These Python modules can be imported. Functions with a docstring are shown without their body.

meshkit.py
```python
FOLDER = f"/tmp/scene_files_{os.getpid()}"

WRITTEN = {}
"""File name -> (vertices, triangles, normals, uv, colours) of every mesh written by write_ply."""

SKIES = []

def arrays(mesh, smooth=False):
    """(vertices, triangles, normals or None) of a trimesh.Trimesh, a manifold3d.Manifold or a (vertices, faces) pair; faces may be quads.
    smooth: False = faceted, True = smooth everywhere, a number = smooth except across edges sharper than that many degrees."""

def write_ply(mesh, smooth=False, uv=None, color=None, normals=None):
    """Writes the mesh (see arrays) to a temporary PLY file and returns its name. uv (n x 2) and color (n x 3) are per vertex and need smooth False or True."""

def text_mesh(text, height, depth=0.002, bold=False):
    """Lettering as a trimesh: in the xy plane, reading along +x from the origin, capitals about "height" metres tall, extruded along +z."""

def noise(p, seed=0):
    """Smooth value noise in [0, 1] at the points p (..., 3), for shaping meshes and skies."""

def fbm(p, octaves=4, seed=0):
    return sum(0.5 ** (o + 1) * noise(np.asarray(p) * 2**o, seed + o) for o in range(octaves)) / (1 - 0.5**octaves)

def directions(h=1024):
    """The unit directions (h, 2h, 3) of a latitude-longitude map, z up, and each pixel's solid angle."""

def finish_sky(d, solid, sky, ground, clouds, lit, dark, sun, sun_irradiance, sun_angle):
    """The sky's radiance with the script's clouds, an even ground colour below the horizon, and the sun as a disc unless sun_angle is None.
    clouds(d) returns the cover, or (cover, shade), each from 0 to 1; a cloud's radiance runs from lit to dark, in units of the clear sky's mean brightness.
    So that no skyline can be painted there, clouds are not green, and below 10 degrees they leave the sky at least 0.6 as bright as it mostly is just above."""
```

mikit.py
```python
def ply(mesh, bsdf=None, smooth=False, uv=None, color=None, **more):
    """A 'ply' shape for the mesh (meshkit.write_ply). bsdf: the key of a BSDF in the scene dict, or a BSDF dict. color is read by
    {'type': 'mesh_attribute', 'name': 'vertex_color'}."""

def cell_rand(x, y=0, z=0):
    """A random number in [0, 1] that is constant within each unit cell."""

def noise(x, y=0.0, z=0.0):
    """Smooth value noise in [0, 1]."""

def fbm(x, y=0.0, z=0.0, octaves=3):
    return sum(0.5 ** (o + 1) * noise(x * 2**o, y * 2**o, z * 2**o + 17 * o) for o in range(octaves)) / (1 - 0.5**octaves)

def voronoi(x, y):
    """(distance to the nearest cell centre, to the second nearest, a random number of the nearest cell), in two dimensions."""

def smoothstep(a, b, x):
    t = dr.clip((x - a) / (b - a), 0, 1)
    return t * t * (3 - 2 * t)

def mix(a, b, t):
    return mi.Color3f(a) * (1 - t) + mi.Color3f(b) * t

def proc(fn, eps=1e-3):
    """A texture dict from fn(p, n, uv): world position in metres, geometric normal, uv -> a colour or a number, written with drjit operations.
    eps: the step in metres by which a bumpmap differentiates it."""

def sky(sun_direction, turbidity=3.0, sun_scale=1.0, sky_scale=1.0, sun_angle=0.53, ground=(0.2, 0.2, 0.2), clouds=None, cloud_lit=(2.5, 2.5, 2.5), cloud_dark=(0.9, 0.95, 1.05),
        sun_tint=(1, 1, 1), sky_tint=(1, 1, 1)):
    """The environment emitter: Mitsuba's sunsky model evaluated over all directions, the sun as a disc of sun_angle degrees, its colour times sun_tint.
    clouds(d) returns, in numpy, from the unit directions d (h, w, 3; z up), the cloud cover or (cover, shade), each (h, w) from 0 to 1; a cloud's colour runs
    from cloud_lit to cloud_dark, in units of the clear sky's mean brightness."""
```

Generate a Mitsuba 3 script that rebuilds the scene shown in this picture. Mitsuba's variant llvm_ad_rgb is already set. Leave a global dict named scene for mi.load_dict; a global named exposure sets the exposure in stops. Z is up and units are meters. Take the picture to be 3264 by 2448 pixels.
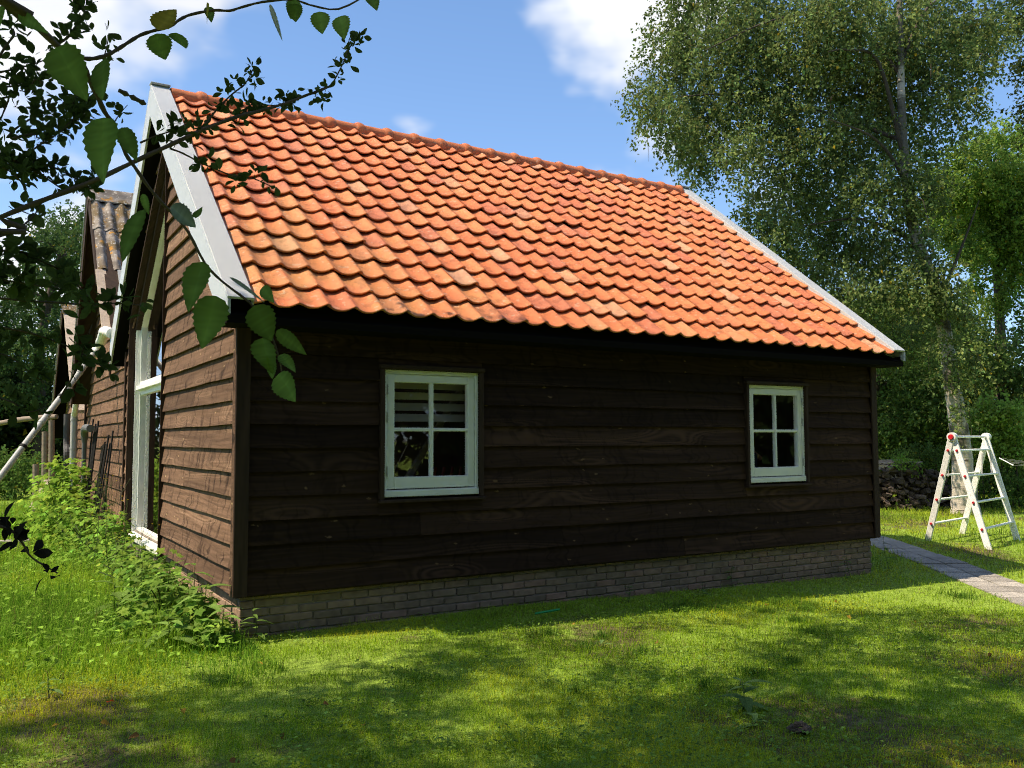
import math, random
import numpy as np, trimesh, mitsuba as mi, drjit as dr, mikit
from mikit import proc, smoothstep, mix, voronoi, cell_rand
from mikit import noise as tnoise, fbm as tfbm
from meshkit import noise, fbm

scene, labels = {}, {}
# ---------------------------------------------------------------- camera, sky, exposure
V = lambda *a: np.array(a, float)
CAM, FW, UP = V(-1.5896, -6.4143, 1.4755), V(.51912, .85235, .06331), V(-.03045, -.05559, .99799)
scene['camera'] = {'type': 'perspective', 'fov': 60.37, 'fov_axis': 'x', 'near_clip': .05, 'far_clip': 3000.,
                   'to_world': mi.ScalarTransform4f().look_at(origin=CAM.tolist(), target=(CAM + FW).tolist(), up=UP.tolist())}
SUN = V(-.68, .20, 1.0)


def clouds(d):
    z = np.maximum(d[..., 2], .02)
    q = np.stack([d[..., 0] / (z + .3), d[..., 1] / (z + .3), 0 * z], -1)
    n = .5 + 1.25 * (fbm(q * 2.4 + 3.3, 6, 5) - .5) + .55 * (fbm(q * 6 + 9, 5, 8) - .5)
    b = 0
    for c, s, a in (((.04, .918, .40), .24, .33), ((.25, .869, .45), .10, .18), ((.545, .705, .465), .12, .33), ((.37, .845, .385), .06, .03), ((.42, .83, .370), .05, .04), ((.42, .817, .40), .17, -.34),
                    ((.02, .999, .05), .16, .25), ((.83, .457, .322), .22, -.2)):
        c = V(*c) / np.linalg.norm(c)
        b = b + a * np.exp(-((d - c) ** 2).sum(-1) / s ** 2)
    t = np.clip((n + b - .62) / .24, 0, 1)
    cover = t * t * (3 - 2 * t)
    return cover * .96, np.clip(.25 + 1.2 * (fbm(q * 3.1 + 1, 4, 2) - .4), 0, .8)


scene['sky'] = mikit.sky(SUN, turbidity=3, clouds=clouds, cloud_lit=(2.4, 2.4, 2.4), cloud_dark=(1.5, 1.55, 1.65), sky_tint=(1.30, 1.33, 1.36))
exposure = 2.08

# ---------------------------------------------------------------- helpers
rng = np.random.default_rng(11)
random.seed(5)
used = {}


def numbered(name):
    n = used.get(name, 0)
    used[name] = n + 1
    return name if n == 0 else f'{name}_{n:03d}'


def obj(name, mesh, mat, parent=None, smooth=False, uv=None, color=None):
    k = numbered(f'{parent}__{name}' if parent else name)
    if uv is not None and np.ndim(uv) == 1:
        n = len(mesh[0]) if isinstance(mesh, tuple) else len(mesh.vertices)
        uv = np.tile(np.asarray(uv, float), (n, 1))
    if color is not None and np.ndim(color) == 1:
        n = len(mesh[0]) if isinstance(mesh, tuple) else len(mesh.vertices)
        color = np.tile(np.asarray(color, float), (n, 1))
    if smooth is not False and (uv is not None or color is not None): smooth = True
    scene[k] = mikit.ply(mesh, mat, smooth=smooth, uv=uv, color=color)
    return k


def tag(k, label=None, cat=None, group=None, kind=None):
    labels[k] = {a: b for a, b in (('label', label), ('category', cat), ('group', group), ('kind', kind)) if b}
    return k


def thing(name, label, cat, group=None):
    return tag(numbered(name), label, cat, group)


def join(ms):
    vs, fs, n = [], [], 0
    for v, f in ms:
        vs.append(np.asarray(v, float)); fs.append(np.asarray(f, int) + n); n += len(v)
    return np.vstack(vs), np.vstack(fs)


def tri(f):
    f = np.asarray(f)
    return np.vstack([f[:, [0, 1, 2]], f[:, [0, 2, 3]]]) if f.shape[1] == 4 else f


QB = tri([[0, 1, 3, 2], [4, 6, 7, 5], [0, 4, 5, 1], [2, 3, 7, 6], [0, 2, 6, 4], [1, 5, 7, 3]])[:, ::-1]


def box(lo, hi):
    lo, hi = V(*lo), V(*hi)
    return np.array([[(lo, hi)[i][0], (lo, hi)[j][1], (lo, hi)[k][2]] for i in (0, 1) for j in (0, 1) for k in (0, 1)]), QB


def cbox(lo, hi, c=.004):
    """box with chamfered edges"""
    lo, hi = np.minimum(lo, hi), np.maximum(lo, hi)
    p = []
    for i in (0, 1):
        for j in (0, 1):
            for k in (0, 1):
                q = V((lo, hi)[i][0], (lo, hi)[j][1], (lo, hi)[k][2])
                s = V(1 - 2 * i, 1 - 2 * j, 1 - 2 * k) * c
                for a in range(3):
                    m = s.copy(); m[a] = 0; p.append(q + m)
    h = trimesh.convex.convex_hull(np.array(p))
    return np.array(h.vertices), np.array(h.faces)


def frame(z):
    z = np.asarray(z, float) / np.linalg.norm(z)
    x = np.cross(z, V(0, 0, 1) if abs(z[2]) < .9 else V(1, 0, 0)); x /= np.linalg.norm(x)
    return x, np.cross(z, x), z


def beam(a, b, w, h, up=(0, 0, 1), c=0):
    """bar of section w x h between two points; h along up"""
    a, b = V(*a), V(*b)
    L = np.linalg.norm(b - a); z = (b - a) / L
    x = np.cross(V(*up), z); x /= np.linalg.norm(x); y = np.cross(z, x)
    v, f = (cbox((-w / 2, -h / 2, 0), (w / 2, h / 2, L), c) if c else box((-w / 2, -h / 2, 0), (w / 2, h / 2, L)))
    return a + v[:, :1] * x + v[:, 1:2] * y + v[:, 2:] * z, f


def tube(pts, r, n=8, caps=True, wob=0, seed=0):
    pts = np.asarray(pts, float); m = len(pts)
    r = np.broadcast_to(r, m)
    t = np.gradient(pts, axis=0); t /= np.linalg.norm(t, axis=1, keepdims=True) + 1e-12
    x = frame(t[0])[0]; rings = []
    a = np.arange(n) / n * 2 * np.pi
    for i in range(m):
        x = x - t[i] * (x @ t[i]); x /= np.linalg.norm(x); y = np.cross(t[i], x)
        rr = r[i] * np.ones(n)
        if wob:
            rr = rr * (1 + wob * (noise(np.stack([np.cos(a) * 1.7 + seed, np.sin(a) * 1.7, np.full(n, i * .8)], -1), seed) - .5) * 2)
        rings.append(pts[i] + (np.cos(a) * rr)[:, None] * x + (np.sin(a) * rr)[:, None] * y)
    v = np.vstack(rings); f = []
    i, j = np.meshgrid(np.arange(m - 1), np.arange(n), indexing='ij'); i, j = i.ravel(), j.ravel()
    f = tri(np.stack([i * n + j, i * n + (j + 1) % n, (i + 1) * n + (j + 1) % n, (i + 1) * n + j], 1))
    if caps:
        v = np.vstack([v, pts[0], pts[-1]]); k = np.arange(n); z = 0 * k
        f = np.vstack([f, np.stack([(k + 1) % n, k, z + m * n], 1), np.stack([(m - 1) * n + k, (m - 1) * n + (k + 1) % n, z + m * n + 1], 1)])
    return v, f


def spline(pts, k=6):
    """Catmull-Rom through the points"""
    p = np.asarray(pts, float); p = np.vstack([2 * p[0] - p[1], p, 2 * p[-1] - p[-2]]); o = []
    for i in range(1, len(p) - 2):
        for t in np.arange(k) / k:
            a, b, c, d = p[i - 1:i + 3]
            o.append(.5 * (2 * b + (c - a) * t + (2 * a - 5 * b + 4 * c - d) * t * t + (3 * b - a - 3 * c + d) * t ** 3))
    return np.array(o + [p[-2]])


def prism(poly, M, d0, d1):
    """2-D polygon (s, z) extruded from depth d0 to d1; M(s, z, depth) -> point"""
    import shapely
    pv, pf = trimesh.creation.triangulate_polygon(shapely.Polygon(poly), engine='earcut')
    n = len(pv)
    v = np.array([M(s, z, d) for d in (d0, d1) for s, z in pv])
    m = len(poly); o = 2 * n
    ring = np.array([M(s, z, d) for d in (d0, d1) for s, z in poly]); i = np.arange(m)
    side = tri(np.stack([i, (i + 1) % m, (i + 1) % m + m, i + m], 1)) + o
    return np.vstack([v, ring]), np.vstack([pf, pf[:, ::-1] + n, side])


def ground(x, y):
    x = np.asarray(x, float); y = np.asarray(y, float)
    t = np.clip((6.6 - x) / 5, 0, 1); t = t * t * (3 - 2 * t)
    near = np.exp(-((x - 1) ** 2 + (y + 1) ** 2) / 400)
    b = fbm(np.stack([x * .7, y * .7, 0 * x], -1), 3, 3) - .5
    return -.04 + .115 * t + .06 * b * near


# ---------------------------------------------------------------- materials
def mat(name, color, rough=.8, bump=None, bscale=.003, **more):
    c = color if isinstance(color, dict) else (proc(color) if callable(color) else {'type': 'rgb', 'value': list(color)})
    b = {'type': 'principled', 'base_color': c, 'roughness': rough, 'specular': .3, **more} if 'specular' not in more else {'type': 'principled', 'base_color': c, 'roughness': rough, **more}
    if bump is not None:
        b = {'type': 'bumpmap', 'arbitrary': proc(bump), 'scale': 1.0, 'bsdf': b}
    scene[name] = {'type': 'twosided', 'bsdf': b}


VC = {'type': 'mesh_attribute', 'name': 'vertex_color'}
scene['leaf'] = {'type': 'principledthin', 'base_color': VC, 'roughness': .5, 'spec_trans': 0., 'diff_trans': .75, 'eta': 1.4}
scene['blade'] = {'type': 'principledthin', 'base_color': VC, 'roughness': .55, 'spec_trans': 0., 'diff_trans': .7, 'eta': 1.4}
mat('plain', VC, .75)
mat('satin', VC, .45)


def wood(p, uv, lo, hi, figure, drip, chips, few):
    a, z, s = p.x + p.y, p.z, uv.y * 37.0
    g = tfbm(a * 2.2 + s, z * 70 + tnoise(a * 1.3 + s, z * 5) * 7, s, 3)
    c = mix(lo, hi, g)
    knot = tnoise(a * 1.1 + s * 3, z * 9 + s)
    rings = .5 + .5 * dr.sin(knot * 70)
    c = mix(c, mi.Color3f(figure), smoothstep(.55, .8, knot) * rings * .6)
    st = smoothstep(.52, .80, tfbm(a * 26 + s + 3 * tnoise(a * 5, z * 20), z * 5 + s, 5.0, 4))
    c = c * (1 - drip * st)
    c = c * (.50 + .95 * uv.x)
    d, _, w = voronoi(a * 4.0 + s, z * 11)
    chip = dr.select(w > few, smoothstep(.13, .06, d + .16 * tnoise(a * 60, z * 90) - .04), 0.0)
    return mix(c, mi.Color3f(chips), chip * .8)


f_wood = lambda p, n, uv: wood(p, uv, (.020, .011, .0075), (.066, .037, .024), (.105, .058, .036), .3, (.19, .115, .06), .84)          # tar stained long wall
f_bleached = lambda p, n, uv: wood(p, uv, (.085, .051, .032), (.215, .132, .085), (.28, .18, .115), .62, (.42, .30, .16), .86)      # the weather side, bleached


def f_woodb(p, n, uv):
    a, z, s = p.x + p.y, p.z, uv.y * 37.0
    return .0035 * tfbm(a * 3 + s, z * 60, s, 2) + .0016 * tnoise(a * 40, z * 40)


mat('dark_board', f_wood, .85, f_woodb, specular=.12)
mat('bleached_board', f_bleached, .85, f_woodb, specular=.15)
mat('tarred_board', (.006, .005, .004), .95, specular=.1)
mat('dark_trim', lambda p, n, uv: mix((.024, .014, .009), (.060, .034, .021), tfbm((p.x + p.y) * 40, p.z * 4, 2.0)), .8)


def f_tile(p, n, uv):
    m = tfbm(p.x * 9, p.y * 9, p.z * 9, 3)
    base = mix((.60, .188, .074), (.64, .235, .092), smoothstep(.35, .75, uv.x))
    base = mix(base, mi.Color3f(.48, .155, .085), smoothstep(.74, .95, uv.y) * .8)
    base = mix(base, mi.Color3f(.55, .33, .20), smoothstep(.90, .99, uv.x) * .7)
    base = base * (.78 + .42 * m)
    fine = tnoise(p.x * 60, p.y * 60, p.z * 60)
    base = base * (.93 + .14 * fine)
    near = smoothstep(4.2, .2, p.x + 1.2 * (p.z - 2.4))
    moss = smoothstep(.50, .66, tfbm(p.x * 2.6 + 4, p.y * 3, p.z * 2, 3) + .16 * near + .10 * uv.y - .10)
    base = mix(base, mi.Color3f(.36, .27, .075), moss * near * .32)
    grime = smoothstep(.56, .70, tfbm(p.x * 14 + uv.x * 9, p.y * 14, p.z * 14 + uv.y * 7, 3))
    base = mix(base, base * mi.Color3f(.62, .62, .62), grime * .55)
    lich = smoothstep(.78, .82, tnoise(p.x * 33 + uv.x * 50, p.y * 33, p.z * 33))
    return mix(base, mi.Color3f(.50, .42, .30), lich * .4)


mat('clay_tile', f_tile, .62, lambda p, n, uv: .0012 * tnoise(p.x * 50, p.y * 50, p.z * 50))


def f_brick(p, n, uv):
    m = tfbm((p.x + p.y) * 22 + uv.x * 7, p.z * 30, uv.y * 9, 3)
    c = mix((.19, .145, .10), (.33, .23, .165), uv.x)
    c = mix(c, mi.Color3f(.34, .20, .15), smoothstep(.6, 1., uv.y) * .6)
    return c * (.6 + .8 * m)


mat('clay_brick', f_brick, .9, lambda p, n, uv: .006 * tfbm((p.x + p.y) * 30 + uv.x * 5, p.z * 34, uv.y * 9, 3))
mat('mortar', (.21, .18, .15), .95)
mat('grey_paint', lambda p, n, uv: mix((.50, .53, .54), (.47, .495, .505), smoothstep(.5, .8, tfbm(p.x * 3, p.y * 3, p.z * 2, 3))), .38)
mat('white_paint', lambda p, n, uv: mix((.84, .86, .82), (.66, .70, .62), smoothstep(.60, .9, tfbm(p.x * 11, p.y * 11, p.z * 6, 4)) * .5), .4)
mat('black', (.012, .012, .012), .7)
mat('zinc', lambda p, n, uv: mix((.50, .51, .50), (.34, .355, .35), tfbm(p.x * 8, p.y * 8, p.z * 5, 4)), .45)


def f_fibre(p, n, uv):
    m = tfbm(p.x * 6, p.y * 6, p.z * 6, 4)
    c = mix((.15, .13, .11), (.34, .30, .255), smoothstep(.3, .7, m))
    c = mix(c, mi.Color3f(.15, .105, .045), smoothstep(.42, .58, tfbm(p.x * 4 + 8, p.y * 3, p.z * 3, 4)) * .9)
    c = mix(c, mi.Color3f(.50, .24, .03), smoothstep(.66, .72, tfbm(p.x * 11 + 3, p.y * 11, p.z * 11, 3)) * .8)
    return mix(c, mi.Color3f(.6, .58, .52), smoothstep(.75, .8, tnoise(p.x * 40, p.y * 40, p.z * 40)) * .7)


mat('fibre_cement', f_fibre, .95, lambda p, n, uv: .02 * tfbm(p.x * 9, p.y * 9, p.z * 9, 3))
mat('pale_wood', lambda p, n, uv: mix((.34, .27, .20), (.55, .46, .37), tfbm(p.x * 9 + uv.x * 40, p.y * 9 + uv.y * 50, p.z * 25, 4)) * (.55 + .6 * uv.x), .8)
mat('log_wood', lambda p, n, uv: mix((.05, .038, .03), (.20, .155, .115), tfbm(p.x * 17, p.y * 17, p.z * 24, 4)) * (.35 + 1.1 * uv.x), .9, lambda p, n, uv: .02 * tfbm(p.x * 25, p.y * 25, p.z * 25, 2))


def f_birch(p, n, uv):
    ring = tfbm(p.x * 3.2, p.y * 3.2, p.z * 26, 3)
    c = mix((.42, .37, .30), (.62, .57, .48), tfbm(p.x * 7, p.y * 7, p.z * 7, 3))
    c = mix(c, mi.Color3f(.06, .05, .04), smoothstep(.60, .70, ring) * .85)
    pat = smoothstep(.56, .68, tfbm(p.x * 2.4, p.y * 2.4, p.z * 1.5 + 3, 3) + .03 * p.z)
    return mix(c, mi.Color3f(.07, .065, .05), pat * .85)


mat('birch_bark', f_birch, .85, lambda p, n, uv: .012 * tfbm(p.x * 5, p.y * 5, p.z * 24, 3))
mat('bark', lambda p, n, uv: mix((.045, .036, .028), (.12, .098, .075), tfbm(p.x * 16, p.y * 16, p.z * 5, 3)), .9)


def f_soil(p, n, uv):
    a, b = tfbm(p.x * .9, p.y * .9, 1.0, 4), tfbm(p.x * 14, p.y * 14, 3.0, 4)
    c = mix((.055, .046, .022), (.11, .09, .045), b)
    return mix(c, mix((.13, .20, .024), (.20, .30, .036), b), smoothstep(.24, .44, a + .3 * (b - .5)))


mat('lawn_soil', f_soil, .95, lambda p, n, uv: .03 * tfbm(p.x * 16, p.y * 16, 1.0, 3))
mat('concrete', lambda p, n, uv: mix((.20, .19, .165), (.35, .33, .295), tfbm(p.x * 12, p.y * 12, uv.x * 9, 4)) * (.75 + .4 * uv.x), .9, lambda p, n, uv: .004 * tfbm(p.x * 60, p.y * 60, 0.0, 2))
scene['glass'] = {'type': 'thindielectric', 'int_ior': 1.5}

# ---------------------------------------------------------------- lawn and path (setting)
def sheet(x0, x1, y0, y1, nx, ny):
    x, y = np.meshgrid(np.linspace(x0, x1, nx), np.linspace(y0, y1, ny), indexing='ij')
    return x, y


gx = np.concatenate([-np.geomspace(600, 14, 12), np.linspace(-12, 24, 145), np.geomspace(27, 900, 14)])
gy = np.concatenate([-np.geomspace(600, 12, 12), np.linspace(-10, 26, 145), np.geomspace(29, 900, 14)])
X, Y = np.meshgrid(gx, gy, indexing='ij')
nx, ny = X.shape
gi, gj = np.meshgrid(np.arange(nx - 1), np.arange(ny - 1), indexing='ij'); gi, gj = gi.ravel(), gj.ravel()
gf = tri(np.stack([gi * ny + gj, (gi + 1) * ny + gj, (gi + 1) * ny + gj + 1, gi * ny + gj + 1], 1))
tag(obj('lawn', (np.stack([X, Y, ground(X, Y)], -1).reshape(-1, 3), gf), 'lawn_soil', smooth=True), kind='structure')

# paved strip beside the house: two columns of slabs
PD, PN = V(.6, .8, 0), V(.8, -.6, 0)
path_k = numbered('path'); labels[path_k] = {'kind': 'structure'}
for i in range(21):
    s = -1.5 + i * .305 + 3.6
    for j in (0, 1):
        c = PD * s + PN * (6.41 + .14 + j * .283)
        c = V(c[0], c[1], float(ground(c[0], c[1])) + .012 + random.uniform(-.004, .004))
        v, f = cbox((-.148, -.138, -.05), (.148, .138, 0), .006)
        tl = random.uniform(-.012, .012), random.uniform(-.012, .012)
        obj('paver', (c + v[:, :1] * PD + v[:, 1:2] * PN + V(0, 0, 1) * (v[:, 2:] + v[:, :1] * tl[0] + v[:, 1:2] * tl[1]), f), 'concrete', path_k, uv=(random.random(), random.random()))
for i in range(26):   # brown clinker pavers at the far end, behind the corner of the house
    c = V(8.35 + (i % 6) * .21 + (i // 6 % 2) * .1, 1.75 + (i // 6) * .108, 0); c[2] = float(ground(c[0], c[1])) + .012
    v, f = cbox((-.1, -.049, -.05), (.1, .049, random.uniform(-.003, .003)), .005)
    obj('paver', (c + v, f), 'clay_brick', path_k, uv=(random.random(), random.random()))

# ---------------------------------------------------------------- the timber house
L, W, ZB, EX = 7.2, 5.63, .37, .175
YE, ZE, YR, ZR = -.27, 2.469, 3.22, 5.20
TAN = (ZR - ZE) / (YR - YE)
house = thing('timber_house', 'black-brown weatherboarded house with an orange pantile roof in the middle', 'house')
ML = lambda s, z, d: (s, d, z)                # long wall
MG = lambda s, z, d: (d, s, z)                # gable wall
under = lambda y: ZE + (y - YE) * TAN - .16   # underside of the near slope
far_under = lambda y: 5.12 - (y - YR) * .905 - .14


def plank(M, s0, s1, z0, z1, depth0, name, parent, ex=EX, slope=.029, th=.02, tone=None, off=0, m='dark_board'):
    f0 = s0 if callable(s0) else (lambda z: s0)
    f1 = s1 if callable(s1) else (lambda z: s1)
    if f1(z0) - f0(z0) < .03 and f1(z1) - f0(z1) < .03:
        return
    ln = max(f1(z0) - f0(z0), .05)
    n = max(2, int(ln / .28)); seed = random.random() * 50
    t = np.linspace(0, 1, n + 1); v = []
    wob = (noise(np.stack([t * ln * 2.3 + seed, 0 * t, 0 * t], -1)) - .5) * .010
    out = (noise(np.stack([t * ln * 1.1 + seed, 0 * t + 5, 0 * t], -1)) - .5) * .010
    for i, a in enumerate(t):
        for z, d, wb in ((z0, depth0, 1), (z1 + off, depth0 + slope * (z1 - z0) / ex, 0), (z1 + off, depth0 + slope * (z1 - z0) / ex + th, 0), (z0, depth0 + th, 1)):
            zz = min(z, z1)
            v.append(M(f0(zz) + (max(f1(zz), f0(zz) + .004) - f0(zz)) * a, z + wb * wob[i], d + wb * out[i] * .5))
    i, j = np.meshgrid(np.arange(n), np.arange(4), indexing='ij'); i, j = i.ravel(), j.ravel()
    f = np.vstack([tri(np.stack([i * 4 + j, (i + 1) * 4 + j, (i + 1) * 4 + (j + 1) % 4, i * 4 + (j + 1) % 4], 1)), tri([[0, 1, 2, 3], [n * 4 + 3, n * 4 + 2, n * 4 + 1, n * 4]])])
    obj(name, (np.array(v), f), m, parent, uv=(random.random() if tone is None else tone, random.random()))


# inner shell
wall = []
W1, W2 = (1.15, 2.0), (5.15, 5.995)
WZ0, WZ1 = 1.03, 2.035
for a, b in ((0.03, W1[0] - .005), (W1[1] + .005, W2[0] - .005), (W2[1] + .005, L - .03)):
    wall.append(box((a, .056, ZB - .02), (b, .15, 2.42)))
for a, b in (W1, W2):
    wall.append(box((a - .005, .056, ZB - .02), (b + .005, .15, WZ0 - .005))); wall.append(box((a - .005, .056, WZ1 + .005), (b + .005, .15, 2.42)))
wall.append(prism([(.151, ZB), (2.97, ZB), (2.97, under(2.97)), (.151, under(.151))], MG, .056, .14))
wall.append(prism([(5.23, .3), (W - .02, .3), (W - .02, far_under(W) - .02), (YR, far_under(YR)), (2.97, under(2.97)), (2.97, 4.56), (5.23, 2.78)], MG, .056, .14))
wall.append(box((.15, W - .12, 0), (L, W, 2.8)))
wall.append(prism([(.151, .2), (W - .121, .2), (W - .121, 2.8), (YR, 4.9), (.151, 2.42)], MG, L - .12, L - .03))
obj('wall', join(wall), 'dark_trim', house)
obj('floor', box((.15, .16, .30), (L - .13, W - .13, .34)), 'pale_wood', house, uv=(.4, .5))

# weatherboards on the long wall
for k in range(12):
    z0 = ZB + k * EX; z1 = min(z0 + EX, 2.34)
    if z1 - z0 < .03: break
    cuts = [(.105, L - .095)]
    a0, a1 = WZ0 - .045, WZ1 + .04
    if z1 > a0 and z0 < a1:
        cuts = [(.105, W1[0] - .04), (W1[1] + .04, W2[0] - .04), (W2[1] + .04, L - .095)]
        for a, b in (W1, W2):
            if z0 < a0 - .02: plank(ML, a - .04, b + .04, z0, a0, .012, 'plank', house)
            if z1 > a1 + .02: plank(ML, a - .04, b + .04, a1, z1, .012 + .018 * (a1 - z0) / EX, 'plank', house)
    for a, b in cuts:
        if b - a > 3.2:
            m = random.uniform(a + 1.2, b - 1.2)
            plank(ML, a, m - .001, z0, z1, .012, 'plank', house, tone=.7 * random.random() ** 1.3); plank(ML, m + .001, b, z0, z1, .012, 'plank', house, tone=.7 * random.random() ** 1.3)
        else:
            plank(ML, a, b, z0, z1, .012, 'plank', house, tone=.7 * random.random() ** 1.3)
# weatherboards on the gable
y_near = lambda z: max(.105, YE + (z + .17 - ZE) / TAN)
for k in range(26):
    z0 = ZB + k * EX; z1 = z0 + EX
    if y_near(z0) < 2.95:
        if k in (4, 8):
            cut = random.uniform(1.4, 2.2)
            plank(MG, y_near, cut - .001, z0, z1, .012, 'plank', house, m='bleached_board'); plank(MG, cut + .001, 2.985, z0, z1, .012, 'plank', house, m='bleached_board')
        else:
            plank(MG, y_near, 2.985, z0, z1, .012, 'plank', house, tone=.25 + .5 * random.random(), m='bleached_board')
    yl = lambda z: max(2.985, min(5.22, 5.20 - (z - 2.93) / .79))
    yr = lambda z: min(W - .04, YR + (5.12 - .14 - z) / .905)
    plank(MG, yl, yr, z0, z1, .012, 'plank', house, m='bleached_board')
# corner boards
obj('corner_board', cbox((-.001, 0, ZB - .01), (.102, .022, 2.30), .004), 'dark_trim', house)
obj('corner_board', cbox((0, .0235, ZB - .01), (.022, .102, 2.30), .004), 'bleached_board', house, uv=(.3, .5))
obj('corner_board', cbox((L - .092, 0, ZB - .01), (L, .022, 2.30), .004), 'dark_trim', house)
obj('corner_board', cbox((L - .022, .0235, ZB - .01), (L, .11, 2.30), .004), 'dark_trim', house)
obj('corner_board', cbox((.0, W - .045, .3), (.03, W + .005, 2.6), .004), 'dark_trim', house)

# brick plinth
pl = numbered(f'{house}__plinth')
scene[pl] = mikit.ply(join([box((.075, .087, -.3), (L - .075, .19, ZB + .03)), box((.087, .19, -.3), (.19, W, ZB + .03))]), 'mortar')
CH, BL = .0625, .22
for c in range(7):
    z1 = ZB + .012 - c * CH; z0 = z1 - .052
    s = .07 - (c % 2) * .11
    while s < L - .075:
        a, b = max(s, .07), min(s + .208, L - .07)
        if b - a > .04:
            j = random.uniform(-.003, .003)
            obj('brick', cbox((a, .076 + random.uniform(-.004, .004), z0 + j), (b, .12, z1 + j), .004), 'clay_brick', pl, uv=(random.random() * .8, random.random()))
        s += BL
    s = .07 + .1 * (c % 2) + .02
    while s < 3.2 and c < 6:
        obj('brick', cbox((.076 + random.uniform(-.004, .004), max(s, .0705), z0), (.12, s + .208, z1), .004), 'clay_brick', pl, uv=(.5 + random.random() * .5, random.random()))  # gable bricks get a lighter tone range: their sunlit look put into colour
        s += BL

# roof ---------------------------------------------------------
ND = V(0, -(ZR - ZE), YR - YE); ND /= np.linalg.norm(ND)
TD = V(0, YR - YE, ZR - ZE); SL = np.linalg.norm(TD); TD /= SL
roof = numbered(f'{house}__roof')
deck = join([prism([(YE + .1, ZE - .12), (YR, ZR - .20), (YR, ZR - .23), (YE + .1, ZE - .16)], MG, -.08, L + .1),
             prism([(YR + .001, ZR - .13), (5.95, 2.62), (5.95, 2.57), (YR + .001, ZR - .18)], MG, -.08, L + .1)])
scene[roof] = mikit.ply(deck, 'black')
GA, CW = .297, .2135
us = np.concatenate([np.linspace(0, .2, 4), np.linspace(.32, .7, 4), np.linspace(.8, 1, 5), [1.06, 1.12]])


def tile_h(u):
    w = np.abs(u - np.round(u)) if False else u
    h = .62 * np.cos(np.pi * w) ** 4 + .38 * np.abs(2 * (w - np.floor(w)) - 1) ** 2
    return .034 * h + .006 * np.clip((u - .55) / .45, 0, 1)


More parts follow.
